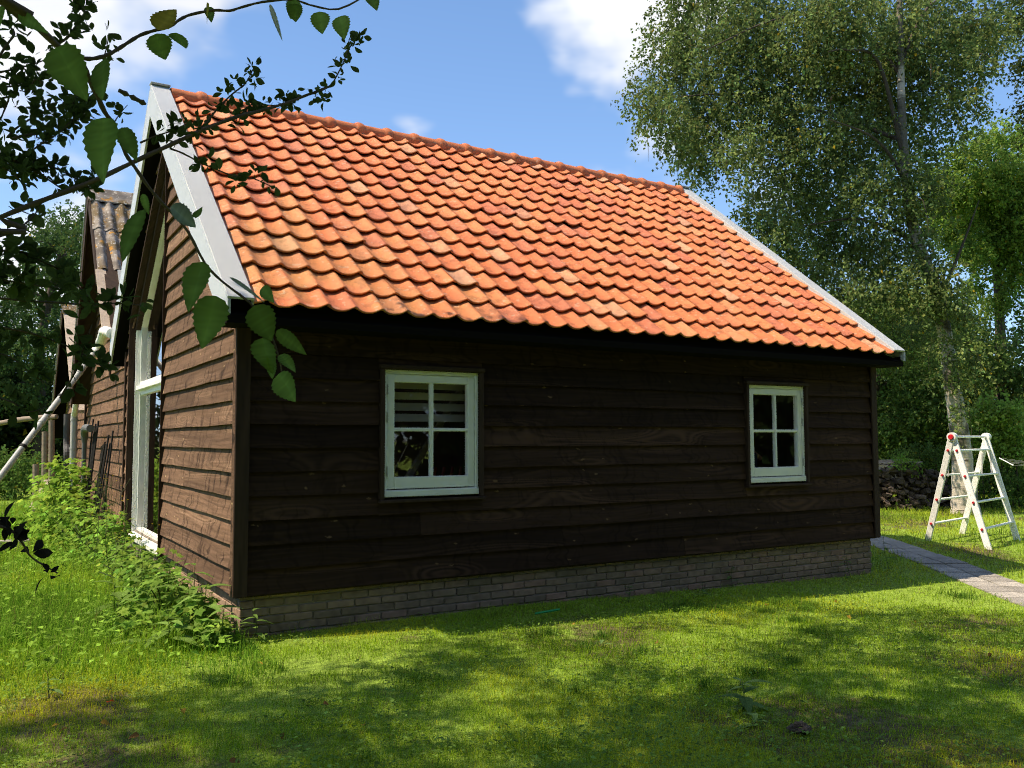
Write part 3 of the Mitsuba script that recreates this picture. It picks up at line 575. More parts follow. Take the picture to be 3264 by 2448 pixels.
# measured skeletons: world coordinates in metres
DATA = {'A':[[-1.586,-4.997,2.109],[-1.577,-4.982,2.11],[-1.567,-4.966,2.109],[-1.554,-4.953,2.105],[-1.527,-4.948,2.094],[-1.502,-4.941,2.077],[-1.487,-4.929,2.072],[-1.474,-4.916,2.072],[-1.461,-4.902,2.067],[-1.449,-4.888,2.05],[-1.436,-4.873,2.032],[-1.424,-4.858,2.015],[-1.409,-4.845,2.001],[-1.396,-4.831,1.983],[-1.385,-4.816,1.963],[-1.369,-4.803,1.947],[-1.344,-4.795,1.917],[-1.317,-4.789,1.89],[-1.3,-4.777,1.88],[-1.272,-4.771,1.851],[-1.241,-4.765,1.799],[-1.208,-4.762,1.768],[-1.161,-4.767,1.734],[-1.144,-4.755,1.717],[-1.126,-4.744,1.7],[-1.107,-4.733,1.674],[-1.092,-4.719,1.648],[-1.081,-4.703,1.627],[-1.072,-4.686,1.606]],'B':[[-1.481,-4.918,2.074],[-1.46,-4.916,2.075],[-1.444,-4.912,2.081],[-1.427,-4.909,2.092],[-1.413,-4.905,2.105],[-1.394,-4.903,2.124],[-1.377,-4.901,2.14],[-1.355,-4.901,2.153],[-1.333,-4.901,2.165],[-1.317,-4.898,2.182],[-1.299,-4.896,2.196],[-1.265,-4.903,2.209],[-1.238,-4.906,2.214],[-1.218,-4.904,2.226],[-1.184,-4.912,2.241],[-1.138,-4.927,2.251],[-1.115,-4.926,2.252],[-1.096,-4.924,2.252],[-1.053,-4.936,2.252],[-1.001,-4.956,2.286]],'AL':[[[-1.573,-4.97,2.11],[-1.578,-4.99,2.049],0.0206,'g'],[[-1.555,-4.98,2.096],[-1.528,-5.034,2.057],0.0196,'g'],[[-1.502,-4.951,2.07],[-1.466,-4.978,1.991],0.0579,'g'],[[-1.44,-4.953,2.062],[-1.438,-4.985,1.986],0.0405,'g'],[[-1.43,-4.907,1.989],[-1.44,-4.938,1.881],0.0564,'g'],[[-1.403,-4.9,1.98],[-1.382,-4.918,1.92],0.0297,'g'],[[-1.411,-4.922,2.032],[-1.368,-4.904,2.024],0.0077,'c'],[[-1.317,-4.85,1.874],[-1.271,-4.845,1.847],0.0363,'u'],[[-1.28,-4.871,1.854],[-1.266,-4.854,1.88],0.0169,'g'],[[-1.358,-4.848,1.864],[-1.403,-4.843,1.781],0.0554,'g'],[[-1.361,-4.848,1.89],[-1.352,-4.847,1.856],0.0137,'g'],[[-1.255,-4.811,1.792],[-1.277,-4.814,1.699],0.0545,'g'],[[-1.228,-4.8,1.735],[-1.255,-4.811,1.642],0.0608,'g'],[[-1.203,-4.794,1.772],[-1.16,-4.858,1.729],0.008,'u'],[[-1.152,-4.824,1.754],[-1.143,-4.857,1.724],0.024,'g'],[[-1.158,-4.795,1.724],[-1.117,-4.771,1.661],0.0543,'g'],[[-1.132,-4.76,1.669],[-1.111,-4.733,1.598],0.0521,'g'],[[-1.111,-4.747,1.641],[-1.105,-4.715,1.591],0.0264,'g'],[[-1.11,-4.774,1.683],[-1.052,-4.775,1.639],0.0296,'g'],[[-1.091,-4.736,1.641],[-1.073,-4.775,1.604],0.0255,'g'],[[-1.081,-4.692,1.607],[-1.053,-4.725,1.55],0.0509,'g'],[[-1.357,-4.928,2.142],[-1.331,-4.933,2.184],0.0438,'y'],[[-1.358,-4.927,2.136],[-1.341,-4.91,2.101],0.0403,'g'],[[-1.328,-4.933,2.142],[-1.311,-4.906,2.127],0.0371,'g'],[[-1.278,-4.934,2.203],[-1.275,-4.895,2.186],0.0225,'y'],[[-1.183,-4.957,2.218],[-1.174,-5.0,2.141],0.0087,'u'],[[-1.139,-4.95,2.234],[-1.133,-4.941,2.205],0.0271,'g'],[[-1.13,-4.933,2.25],[-1.132,-4.912,2.223],0.031,'g'],[[-1.095,-4.953,2.229],[-1.088,-4.953,2.189],0.0342,'g'],[[-1.063,-4.972,2.221],[-1.067,-4.999,2.171],0.0326,'g'],[[-1.262,-4.852,2.238],[-1.257,-4.856,2.21],0.0179,'g'],[[-1.019,-5.002,2.259],[-1.023,-5.038,2.22],0.0245,'g']],'plum_up':[[[[-1.613,-3.742,2.023],[-1.551,-3.72,2.073],[-1.443,-3.726,2.137],[-1.331,-3.735,2.201],[-1.214,-3.748,2.279],[-1.115,-3.75,2.346],[-1.023,-3.746,2.409],[-0.928,-3.744,2.464],[-0.866,-3.72,2.498],[-0.777,-3.714,2.544],[-0.711,-3.694,2.588],[-0.63,-3.683,2.638]],0,0.0085],[[[-1.04,-3.628,2.421],[-0.998,-3.626,2.451],[-0.906,-3.655,2.497],[-0.85,-3.661,2.52],[-0.768,-3.684,2.556],[-0.71,-3.691,2.588],[-0.639,-3.708,2.627],[-0.6,-3.707,2.695],[-0.567,-3.703,2.775],[-0.545,-3.688,2.806]],120,0.004],[[[-1.209,-3.715,2.289],[-1.111,-3.73,2.352],[-1.043,-3.727,2.407],[-0.991,-3.715,2.482],[-0.946,-3.698,2.541],[-0.9,-3.681,2.593],[-0.869,-3.656,2.657]],75,0.004],[[[-1.115,-3.659,2.354],[-1.079,-3.664,2.344],[-1.027,-3.677,2.319],[-0.982,-3.686,2.303],[-0.935,-3.697,2.288],[-0.882,-3.712,2.285],[-0.841,-3.72,2.271],[-0.806,-3.724,2.26]],42,0.003],[[[-1.2,-3.667,2.354],[-1.158,-3.674,2.38],[-1.112,-3.685,2.402],[-1.076,-3.689,2.427]],34,0.003],[[[-0.961,-3.645,2.472],[-0.905,-3.651,2.498],[-0.869,-3.647,2.544],[-0.805,-3.657,2.549],[-0.735,-3.672,2.567]],40,0.003],[[[-1.569,-3.686,2.478],[-1.529,-3.692,2.495],[-1.486,-3.7,2.515],[-1.452,-3.703,2.536]],26,0.003],[[[-1.568,-3.683,2.437],[-1.534,-3.666,2.455],[-1.499,-3.649,2.474],[-1.457,-3.638,2.501]],40,0.003],[[[-1.537,-3.692,2.306],[-1.52,-3.658,2.34],[-1.489,-3.633,2.378],[-1.457,-3.608,2.414],[-1.416,-3.588,2.443],[-1.386,-3.563,2.484]],60,0.003],[[[-1.527,-3.698,2.3],[-1.473,-3.686,2.326],[-1.413,-3.677,2.345],[-1.363,-3.665,2.4],[-1.339,-3.636,2.451],[-1.322,-3.603,2.5]],90,0.004],[[[-1.499,-3.711,2.248],[-1.466,-3.705,2.287],[-1.422,-3.705,2.327],[-1.387,-3.701,2.371],[-1.351,-3.695,2.404]],70,0.003],[[[-1.439,-3.77,2.549],[-1.408,-3.768,2.581],[-1.394,-3.755,2.61],[-1.373,-3.748,2.655],[-1.362,-3.733,2.684],[-1.371,-3.707,2.718]],66,0.004],[[[-1.571,-3.801,2.468],[-1.553,-3.801,2.51],[-1.534,-3.8,2.549],[-1.544,-3.781,2.574],[-1.561,-3.758,2.595]],30,0.004],[[[-1.563,-3.731,2.244],[-1.529,-3.707,2.24],[-1.487,-3.687,2.229],[-1.441,-3.67,2.209],[-1.403,-3.648,2.192]],80,0.004],[[[-1.562,-3.728,2.206],[-1.515,-3.711,2.226],[-1.467,-3.695,2.242],[-1.41,-3.682,2.235],[-1.358,-3.666,2.218],[-1.312,-3.647,2.222]],95,0.004],[[[-1.486,-3.711,2.14],[-1.501,-3.743,2.165],[-1.523,-3.77,2.182],[-1.55,-3.793,2.19]],36,0.003],[[[-1.462,-3.748,2.449],[-1.479,-3.739,2.46],[-1.495,-3.727,2.429],[-1.515,-3.715,2.43]],36,0.003],[[[-1.345,-3.684,2.203],[-1.327,-3.694,2.191],[-1.325,-3.698,2.219],[-1.332,-3.695,2.244]],26,0.003],[[[-1.56,-3.686,2.407],[-1.54,-3.698,2.41],[-1.549,-3.69,2.376],[-1.558,-3.682,2.349],[-1.565,-3.678,2.337]],26,0.003],[[[-1.395,-3.676,2.501],[-1.374,-3.686,2.461],[-1.386,-3.675,2.417]],14,0.002],[[[-1.281,-3.736,2.376],[-1.259,-3.694,2.423],[-1.235,-3.653,2.466]],10,0.002],[[[-1.322,-3.838,2.514],[-1.311,-3.82,2.571],[-1.309,-3.795,2.602]],18,0.002]],'plum_low':[[[[-1.587,-3.514,1.887],[-1.47,-3.491,1.886],[-1.371,-3.458,1.892],[-1.29,-3.413,1.897],[-1.218,-3.365,1.916],[-1.136,-3.321,1.921]],70,0.004],[[[-1.584,-3.509,1.808],[-1.468,-3.491,1.793],[-1.392,-3.448,1.775],[-1.318,-3.403,1.749],[-1.237,-3.361,1.7]],60,0.004],[[[-1.59,-3.635,1.971],[-1.525,-3.619,2.007],[-1.455,-3.601,1.991],[-1.382,-3.585,1.961],[-1.318,-3.561,1.902]],70,0.004],[[[-1.578,-3.639,1.921],[-1.501,-3.646,1.914],[-1.432,-3.648,1.907],[-1.363,-3.651,1.906]],60,0.003],[[[-1.581,-3.645,2.022],[-1.516,-3.647,2.055],[-1.472,-3.639,2.101],[-1.449,-3.617,2.149]],26,0.004],[[[-1.371,-3.39,1.607],[-1.325,-3.425,1.706],[-1.315,-3.435,1.756],[-1.293,-3.454,1.834]],24,0.003],[[[-1.567,-3.505,1.611],[-1.498,-3.506,1.586],[-1.461,-3.488,1.561],[-1.413,-3.479,1.575]],22,0.003],[[[-1.571,-3.512,1.729],[-1.513,-3.507,1.719],[-1.465,-3.494,1.682],[-1.415,-3.483,1.643]],30,0.003]],'dead':[[[[-1.569,-3.713,1.262],[-1.527,-3.714,1.252],[-1.494,-3.709,1.234],[-1.469,-3.698,1.197],[-1.448,-3.685,1.161],[-1.386,-3.696,1.116]],22,0.005]],'birch':[[12.015,8.288,11.11,0.79],[11.597,8.37,10.159,0.68],[10.585,7.954,9.001,0.41],[10.399,7.242,8.381,0.52],[12.138,8.253,9.355,0.79],[11.36,7.637,8.076,0.48],[12.371,8.126,7.896,0.54],[12.399,7.938,8.572,0.64],[12.047,6.884,9.555,0.88],[11.815,6.633,10.363,0.8],[12.923,6.609,10.352,0.96],[12.412,6.446,8.789,0.93],[11.514,6.152,7.328,0.51],[12.49,6.029,7.793,0.78],[14.105,6.699,9.587,0.99],[12.46,4.984,9.703,0.87],[12.998,4.658,9.83,0.81],[14.713,5.675,9.561,0.96],[14.423,4.609,9.902,0.85],[15.018,5.215,8.903,0.81],[15.551,4.563,10.298,0.87],[15.343,4.325,9.134,0.72],[17.739,5.039,10.891,0.8],[15.338,3.866,8.373,0.51],[16.525,3.766,10.279,0.53],[15.769,3.561,9.277,0.39],[17.51,3.897,10.864,0.48],[13.201,5.498,7.761,0.78],[14.125,5.208,7.84,0.86],[16.021,5.401,8.242,0.77],[12.292,6.315,6.308,0.65],[13.458,6.398,6.9,0.75],[15.011,6.647,7.193,0.86],[13.777,4.623,6.505,0.76],[14.367,4.118,6.594,0.56],[12.381,5.996,5.526,0.58],[14.341,6.658,5.954,0.77],[14.8,5.864,5.781,0.82],[14.55,4.7,5.589,0.65],[13.088,5.974,4.874,0.52],[13.383,5.279,4.531,0.64],[14.776,5.415,4.606,0.74],[14.323,4.228,4.583,0.56],[12.803,6.905,12.015,1.04],[15.072,6.183,12.545,1.29],[17.076,5.179,12.42,1.08],[11.701,7.725,11.801,0.7],[15.793,5.827,14.453,1.45],[15.643,6.397,3.888,0.64],[16.617,6.119,3.918,0.65],[17.66,6.244,4.371,0.6],[14.691,4.011,4.204,0.26],[14.712,3.888,3.378,0.26],[15.038,3.984,2.776,0.24],[14.396,4.058,5.002,0.37],[15.031,3.833,4.081,0.37],[14.549,3.836,4.667,0.37],[14.979,3.642,3.121,0.31],[14.974,3.836,2.142,0.19]],'birch_trunk':[[15.558,4.139,-0.059],[15.502,4.117,0.701],[15.425,4.108,1.462],[15.257,4.13,2.539],[14.961,4.183,4.249],[14.481,4.363,5.771],[14.286,4.377,7.165],[14.169,4.322,8.875],[14.084,4.219,10.965],[13.949,4.183,12.548]],'birch_limbs':[[[14.376,4.37,6.531],[13.795,4.332,7.07],[13.151,4.347,7.403],[12.298,4.615,7.639]],[[14.275,4.384,7.165],[13.438,4.296,8.895],[12.568,4.351,8.969],[12.095,4.413,8.852]],[[14.961,4.183,4.249],[15.499,4.012,5.304],[15.99,3.867,6.381]],[[14.182,4.319,8.811],[13.381,4.949,10.05],[12.175,5.683,10.054],[10.795,6.343,9.33]],[[14.655,4.285,5.39],[13.78,5.01,5.95],[12.743,5.652,5.826]],[[14.163,4.311,9.065],[15.071,4.242,10.448],[15.976,3.894,10.873]],[[14.266,4.366,7.481],[13.292,5.714,8.381],[12.092,6.763,8.832],[10.815,7.316,8.692]]],'rob':[[20.22,6.625,8.956,0.49],[21.414,6.718,9.531,0.42],[23.648,7.355,10.122,0.54],[20.296,7.3,8.48,0.5],[20.018,6.369,8.03,0.72],[20.805,6.001,8.219,0.73],[21.548,6.034,7.593,0.66],[21.971,7.921,7.822,0.71],[21.497,6.764,7.329,0.76],[21.732,6.42,6.609,0.67],[20.256,6.66,6.322,0.49],[22.08,8.567,7.613,0.45],[22.031,6.809,5.26,0.51],[21.912,5.865,8.692,0.74],[21.78,5.541,7.099,0.89],[20.298,6.549,5.489,0.32],[21.052,6.327,7.676,0.66],[22.11,7.453,7.913,0.61],[21.44,6.085,6.842,0.57],[19.504,6.827,7.576,0.48],[21.825,7.071,6.572,0.6],[21.911,6.217,5.919,0.58],[22.604,8.337,7.17,0.55],[19.592,7.055,7.643,0.41],[22.766,6.505,8.308,0.6]],'rob_trunk':[[22.364,7.308,-0.596],[22.275,7.146,2.307],[22.161,7.026,4.869],[21.989,6.979,6.919],[21.863,6.928,8.627]],'oak':[[15.146,2.283,8.524,0.35],[14.302,2.022,7.454,0.23],[15.697,2.535,7.377,0.3],[14.596,1.884,9.066,0.34],[14.612,1.394,8.069,0.77],[15.027,1.443,9.338,0.79]],'oak_trunk':[[16.193,1.656,-0.253],[15.956,1.461,4.301],[15.462,1.508,7.718],[15.109,1.575,9.712]],'dk1':[[18.424,9.42,4.851,0.67],[18.9,8.344,4.546,0.71],[21.814,9.968,5.255,0.73],[17.973,8.982,4.061,0.8],[21.001,10.349,4.464,0.91],[19.789,8.288,3.707,0.7],[20.463,10.518,3.229,0.87],[21.063,10.046,3.309,0.67],[21.838,9.945,3.116,0.91],[19.791,10.009,2.493,0.8],[21.387,10.279,2.362,0.88],[20.064,8.548,2.28,0.78],[19.849,10.514,1.326,0.9],[19.556,9.415,1.305,0.86],[22.137,9.912,1.808,0.91],[20.084,10.821,0.425,0.83],[19.952,9.733,0.887,0.79],[21.072,9.281,0.57,0.87]],'dk1_trunk':[[20.279,9.757,-0.672],[20.153,9.675,1.463],[20.236,9.493,3.242],[20.141,9.431,4.843]],'dk2':[[22.057,10.031,5.407,0.83],[24.282,10.238,5.104,0.88],[25.567,10.248,5.499,0.95],[23.103,10.466,4.622,0.93],[24.199,9.988,4.593,0.85],[24.579,9.537,4.157,0.77],[22.095,9.998,3.346,0.93],[24.557,10.723,3.705,0.89],[24.413,9.162,3.36,0.8],[24.17,11.054,2.348,0.73],[23.171,9.369,2.613,0.74],[25.654,9.97,2.552,0.94],[23.485,11.078,1.335,0.75],[23.761,10.241,1.558,0.78],[24.23,9.332,1.318,0.87],[21.569,9.861,0.783,0.8],[24.434,10.504,0.485,0.84],[23.773,9.349,0.796,0.9]],'dk2_trunk':[[23.714,10.025,-0.849],[23.578,9.936,1.457],[23.667,9.739,3.377],[23.565,9.673,5.107]],'dk3':[[20.656,6.99,4.066,0.6],[21.419,6.909,3.761,0.63],[23.399,6.807,4.079,0.76],[22.902,8.561,3.21,0.66],[23.364,7.929,3.016,0.68],[22.573,6.522,3.224,0.67],[20.951,7.559,2.585,0.83],[23.326,7.705,2.226,0.84],[22.342,6.28,2.492,0.73],[21.222,7.516,1.504,0.83],[20.759,6.316,1.31,0.59],[21.918,6.241,1.448,0.76],[21.701,7.777,0.556,0.68],[23.018,7.535,0.758,0.77],[23.463,6.98,0.608,0.69]],'dk3_trunk':[[22.364,7.308,-0.596],[22.243,7.23,1.454],[22.322,7.054,3.161],[22.232,6.995,4.698]],'left':[[-0.113,24.438,7.692,0.59],[0.501,26.751,8.593,0.64],[0.878,24.987,8.532,0.71],[1.136,22.707,7.594,0.66],[-0.394,23.293,6.676,0.56],[0.762,26.764,7.71,0.96],[-0.465,27.687,6.234,0.85],[0.516,26.766,6.293,0.95],[1.103,24.903,6.591,0.81],[-0.694,24.781,4.545,0.87],[0.077,23.276,4.536,0.85],[0.769,23.609,4.9,0.67],[-0.504,24.338,3.26,0.77],[0.425,27.073,3.445,0.85],[-0.633,27.628,2.387,0.63],[0.064,26.674,2.267,0.52],[-1.418,24.327,6.271,0.85],[-1.527,24.937,4.61,1.15],[-1.476,25.312,2.993,0.87],[1.934,25.931,7.684,0.85],[0.574,23.485,2.198,0.57]],'left_trunk':[[0.156,25.486,-0.055],[0.12,25.316,2.535],[0.102,25.179,4.527],[0.382,24.861,6.518],[0.601,24.638,7.713]],'left_low':[[-0.922,18.535,0.989,0.46],[-0.471,18.008,0.916,0.46],[-0.853,17.971,0.324,0.38],[-0.29,18.598,0.278,0.35],[-0.073,16.793,0.791,0.29],[-1.316,18.166,0.778,0.45]],'hazel':[[16.991,4.631,1.935,0.34],[17.262,4.366,2.135,0.37],[17.481,4.161,1.862,0.41],[17.133,4.804,1.459,0.31],[17.312,4.42,1.458,0.37],[17.649,4.14,1.322,0.41],[19.075,4.552,1.741,0.57],[17.346,4.661,1.116,0.31]],'low_r':[[17.108,4.539,0.648,0.3],[17.325,4.191,0.588,0.37],[17.541,4.128,0.117,0.34],[17.062,4.326,0.191,0.3],[17.008,4.704,0.239,0.27],[17.909,4.048,0.511,0.41],[16.432,4.77,0.39,0.2]],'conifer':[[16.475,6.118,1.107,0.25],[16.851,5.977,1.176,0.25],[17.177,5.806,1.103,0.25],[16.598,6.05,0.929,0.2],[17.118,5.696,0.963,0.21]],'elder':[[15.272,5.361,1.031,0.15],[15.668,5.451,0.936,0.16],[15.626,5.313,0.859,0.12]],'pd':[[-0.15,5.92,2.86],[-0.165,6.935,2.772],[-1.305,5.879,1.067],[-1.685,5.446,0.54]],'rail':[[-1.284,13.906,1.81],[-0.265,12.571,1.946]],'posts':[[[-0.648,11.28,0.364],[-0.663,11.236,1.075]],[[-0.433,12.664,0.497],[-0.458,12.593,1.657]],[[-0.341,12.259,0.455],[-0.374,12.175,1.864]]]}
SHADE = [[-4.55,-3.54,4.62,0.45],[1.21,-2.45,5.83,0.35],[-4.99,-1.63,8.98,0.44],[-5.39,-1.92,4.76,0.39],[-3.3,0.05,6.86,0.39],[-6.35,-4.41,7.64,0.34],[-3.34,-4.93,5.28,0.35],[-1.39,-0.82,6.98,0.39],[-6.9,-2.97,5.26,0.45],[-0.62,-1.69,5.26,0.38],[-7.27,-2.18,8.86,0.34],[-7.11,-3.61,7.03,0.33],[-2.91,-2.95,4.77,0.46],[-4.0,-1.63,7.91,0.3],[-5.74,-4.07,8.86,0.42],[-3.23,-2.11,6.11,0.41],[-1.56,-2.59,7.97,0.46],[-7.64,0.34,7.91,0.45],[-5.6,-2.93,4.66,0.41],[-5.06,-3.91,5.39,0.36],[2.96,-1.92,5.79,0.47],[-1.68,-2.54,6.41,0.47],[-9.18,-2.05,8.78,0.35],[-3.18,-3.86,5.54,0.46],[-2.53,-1.78,5.95,0.47],[-2.32,-1.71,5.41,0.31],[-4.58,-0.54,7.81,0.32],[-5.92,-3.31,7.1,0.31],[-0.4,-4.21,4.69,0.36],[-1.28,-1.46,7.13,0.31],[-6.88,-3.25,5.1,0.41],[-8.51,-1.26,7.08,0.47],[-4.73,-3.21,7.49,0.32],[-5.24,-3.67,8.25,0.37],[-3.59,-2.11,5.69,0.36],[-3.6,-4.15,7.15,0.35],[-6.63,-1.07,5.19,0.32],[-7.11,-0.19,5.95,0.45],[-2.64,-3.35,8.49,0.37],[-0.02,-3.63,6.96,0.43],[0.79,-3.74,8.12,0.42],[0.45,-1.07,6.26,0.38],[-7.9,-0.43,6.31,0.4],[1.17,-2.43,7.95,0.48],[-8.18,-0.64,8.65,0.32],[-7.34,-1.49,7.9,0.33],[-7.29,-2.39,5.98,0.36],[-1.83,-1.88,8.98,0.46],[-6.02,-4.0,6.81,0.32],[-5.65,-0.53,5.41,0.42],[-5.61,-1.94,6.87,0.41],[-3.57,-2.29,8.44,0.33],[-7.48,-1.69,8.63,0.31],[-4.21,-1.81,5.64,0.38],[0.21,-1.18,5.34,0.44],[-1.17,-0.23,7.55,0.34],[-3.3,-2.53,6.9,0.43],[-8.94,-1.39,8.7,0.31],[-2.14,-1.8,4.93,0.41],[-6.97,-2.14,7.71,0.4],[-0.83,-2.48,7.92,0.39],[-5.77,-0.12,8.32,0.44],[-4.31,-0.2,7.05,0.42],[0.12,-1.94,5.41,0.35],[-4.81,-2.29,7.16,0.47],[0.45,-2.38,8.49,0.39],[-4.79,-2.19,6.45,0.45],[-2.46,-3.0,5.49,0.36],[-6.2,-1.24,7.4,0.35],[-4.87,-3.4,6.46,0.44],[0.07,-3.8,6.01,0.44],[-3.37,0.17,7.33,0.44],[0.19,-2.94,6.53,0.39],[-5.9,-2.71,5.2,0.32],[-8.25,-3.73,6.69,0.3],[-4.23,-3.55,8.09,0.33],[-2.48,-2.29,8.19,0.33],[-8.87,-1.02,8.0,0.34],[-6.24,-4.11,8.63,0.48],[-1.8,-1.18,7.11,0.47],[-0.19,-3.35,4.68,0.43],[-6.95,-3.75,6.57,0.47],[-6.48,0.25,8.36,0.37],[-7.52,-0.94,5.23,0.44],[-2.05,-3.17,8.73,0.35],[-7.42,-1.96,7.02,0.45],[-7.98,-3.15,7.28,0.36],[-5.97,-0.56,7.86,0.37],[-2.21,-3.54,4.94,0.34],[-5.4,-3.79,6.65,0.34],[-0.92,-2.39,5.15,0.46],[-3.45,-0.45,7.22,0.46],[-3.68,-0.97,5.77,0.45],[-3.91,-4.73,5.27,0.31],[-1.94,-2.77,7.91,0.41],[0.36,-1.76,7.16,0.39],[-5.62,-1.8,5.19,0.4],[-4.52,-1.83,7.06,0.32],[2.76,-4.68,5.45,0.38],[-2.84,-2.02,6.53,0.33],[-8.13,-0.27,8.04,0.3],[0.07,-2.37,5.21,0.35],[-7.92,-3.57,6.65,0.36],[-1.37,-3.36,6.06,0.44],[-5.4,-2.66,6.39,0.46],[-1.85,-1.8,8.88,0.43],[-5.92,-0.38,5.01,0.36],[-1.47,-4.33,6.62,0.4],[-7.67,-0.25,8.05,0.46],[0.42,-2.34,6.3,0.38],[-7.21,-4.27,7.08,0.42],[1.27,-3.66,5.82,0.35],[-1.9,-3.52,7.67,0.44],[-4.93,-1.48,6.38,0.4],[-0.58,-4.22,4.95,0.47],[-7.77,-2.91,8.96,0.35],[-8.74,-1.8,7.69,0.36],[-5.0,-4.57,7.02,0.31],[-4.89,-3.35,4.74,0.47],[-2.15,-4.03,4.64,0.34],[-6.71,-3.27,5.56,0.3],[-6.14,-1.71,5.29,0.46],[-5.65,-2.68,8.1,0.42],[-1.61,-1.7,5.75,0.41],[-1.36,-4.94,4.89,0.32],[-4.47,-3.43,8.35,0.48],[-5.25,-0.39,5.97,0.39],[-9.17,-2.2,7.73,0.39],[-1.98,-4.36,6.82,0.38],[-7.25,-2.45,7.34,0.43],[-8.38,-1.1,6.67,0.48],[-2.9,-4.21,7.51,0.31],[-5.36,-4.65,6.28,0.39],[-6.44,-0.93,8.59,0.47],[-2.33,-2.45,5.88,0.44],[-5.63,-0.88,7.25,0.47],[-7.64,-0.63,6.27,0.36],[-2.0,-3.8,5.88,0.32],[-6.08,-0.87,5.22,0.3],[-1.03,-2.75,5.5,0.42],[-6.5,-2.25,8.58,0.34],[-2.36,-3.73,8.96,0.31],[-6.68,-3.58,6.68,0.41],[-5.87,-3.82,8.14,0.4],[-3.73,-0.22,6.85,0.32],[-2.78,-2.81,5.37,0.42],[-1.73,-3.87,5.94,0.41],[-3.45,-4.2,8.83,0.32],[0.55,-1.07,8.02,0.35],[-3.45,-2.91,7.87,0.45],[-0.22,-0.02,7.75,0.34],[-0.49,-0.16,5.45,0.37],[1.68,-1.64,6.54,0.37],[-4.77,-4.17,5.91,0.45],[-2.47,-1.79,8.06,0.31],[-6.91,-2.18,6.39,0.42],[-4.07,-0.17,5.51,0.32],[-7.14,-1.03,6.29,0.48],[-1.54,-2.17,5.85,0.48],[-9.03,0.05,7.56,0.43],[-6.79,-4.57,4.82,0.39],[-1.31,0.56,8.01,0.33],[-4.78,-0.51,6.11,0.41],[-1.46,-1.55,4.87,0.44],[0.21,-1.11,7.5,0.32],[-4.35,-2.97,6.93,0.43],[-1.61,-3.89,4.92,0.42],[-7.91,-2.83,7.74,0.48],[1.45,-1.02,5.89,0.45],[-0.59,-2.36,6.37,0.43],[-5.65,-4.41,5.63,0.44],[-1.64,-3.22,5.28,0.39],[-4.93,-2.33,7.6,0.42],[-3.69,-3.79,5.21,0.47],[-5.9,-4.23,6.14,0.37],[-5.19,-3.54,7.47,0.38],[1.35,-4.52,5.63,0.32],[-6.76,-3.91,5.84,0.44],[3.4,-1.33,5.91,0.44],[2.44,-1.73,6.16,0.41],[2.8,-3.34,4.61,0.32],[-1.43,-4.18,7.41,0.42],[-3.49,-3.21,4.69,0.32],[-6.62,-1.56,8.38,0.45],[-0.47,0.06,8.31,0.38],[0.15,-1.3,6.24,0.3],[-9.62,-3.15,8.36,0.41],[-3.39,-1.75,5.47,0.44],[-5.23,-1.13,7.62,0.34],[-3.06,-1.06,4.77,0.38],[-3.45,-4.39,4.83,0.32],[-4.32,-4.16,6.46,0.27],[-4.07,-3.91,5.63,0.35],[-3.22,-4.37,4.55,0.32],[-4.1,-4.09,6.26,0.25],[-3.2,-4.5,4.19,0.26],[-4.24,-4.13,5.93,0.28],[-3.16,-4.38,4.27,0.35],[-3.85,-4.23,5.5,0.31],[-3.38,-4.35,5.18,0.31],[-3.4,-4.45,4.44,0.28],[-3.39,-4.34,4.0,0.32],[-3.99,-3.48,5.05,0.34],[-3.38,-3.39,4.98,0.3],[-3.71,-2.86,4.41,0.34],[-3.17,-3.02,5.42,0.33],[-3.07,-3.16,5.5,0.37],[-3.43,-3.3,4.86,0.25],[-2.23,-3.15,3.36,0.29],[-2.69,-3.17,3.49,0.37],[-3.53,-3.36,6.36,0.29],[-3.25,-3.24,5.62,0.37],[-4.0,-3.08,6.7,0.34],[-4.53,-2.39,6.81,0.29],[-4.05,-2.75,6.44,0.28],[-2.73,-2.53,4.91,0.36],[-1.85,-3.05,4.19,0.33],[-2.85,-3.22,5.38,0.28],[-3.74,-2.94,6.57,0.3],[-2.5,-3.43,5.14,0.38],[-2.92,-3.21,4.08,0.36],[-4.68,-2.54,5.59,0.38],[-3.9,-3.24,4.82,0.28],[-3.87,-3.1,5.35,0.25],[-4.52,-2.35,5.54,0.37],[-3.82,-2.9,6.0,0.3],[-4.31,-4.02,6.06,0.3],[-3.11,-4.09,4.6,0.26],[-4.05,-3.71,5.75,0.32],[-3.83,-4.23,5.33,0.36],[-3.87,-4.11,5.23,0.37],[-3.21,-4.37,4.01,0.3],[-2.46,-2.75,5.45,0.26],[-2.22,-3.05,5.31,0.3],[-2.4,-2.42,5.64,0.32],[-2.79,-2.51,6.21,0.26],[-2.37,-2.62,6.24,0.37],[-2.82,-2.52,6.47,0.33],[-1.95,-2.5,5.97,0.37],[-1.32,-2.48,4.35,0.35],[-2.37,-2.59,5.51,0.36],[-2.79,-2.46,6.36,0.29],[-2.16,-2.29,5.7,0.34],[-2.7,-2.45,6.31,0.33],[-3.34,-3.15,5.18,0.37],[-3.0,-3.31,4.6,0.33],[-3.47,-2.83,5.79,0.27],[-4.04,-2.8,6.22,0.32],[-2.83,-3.28,5.31,0.28],[-3.37,-3.1,5.29,0.34]]

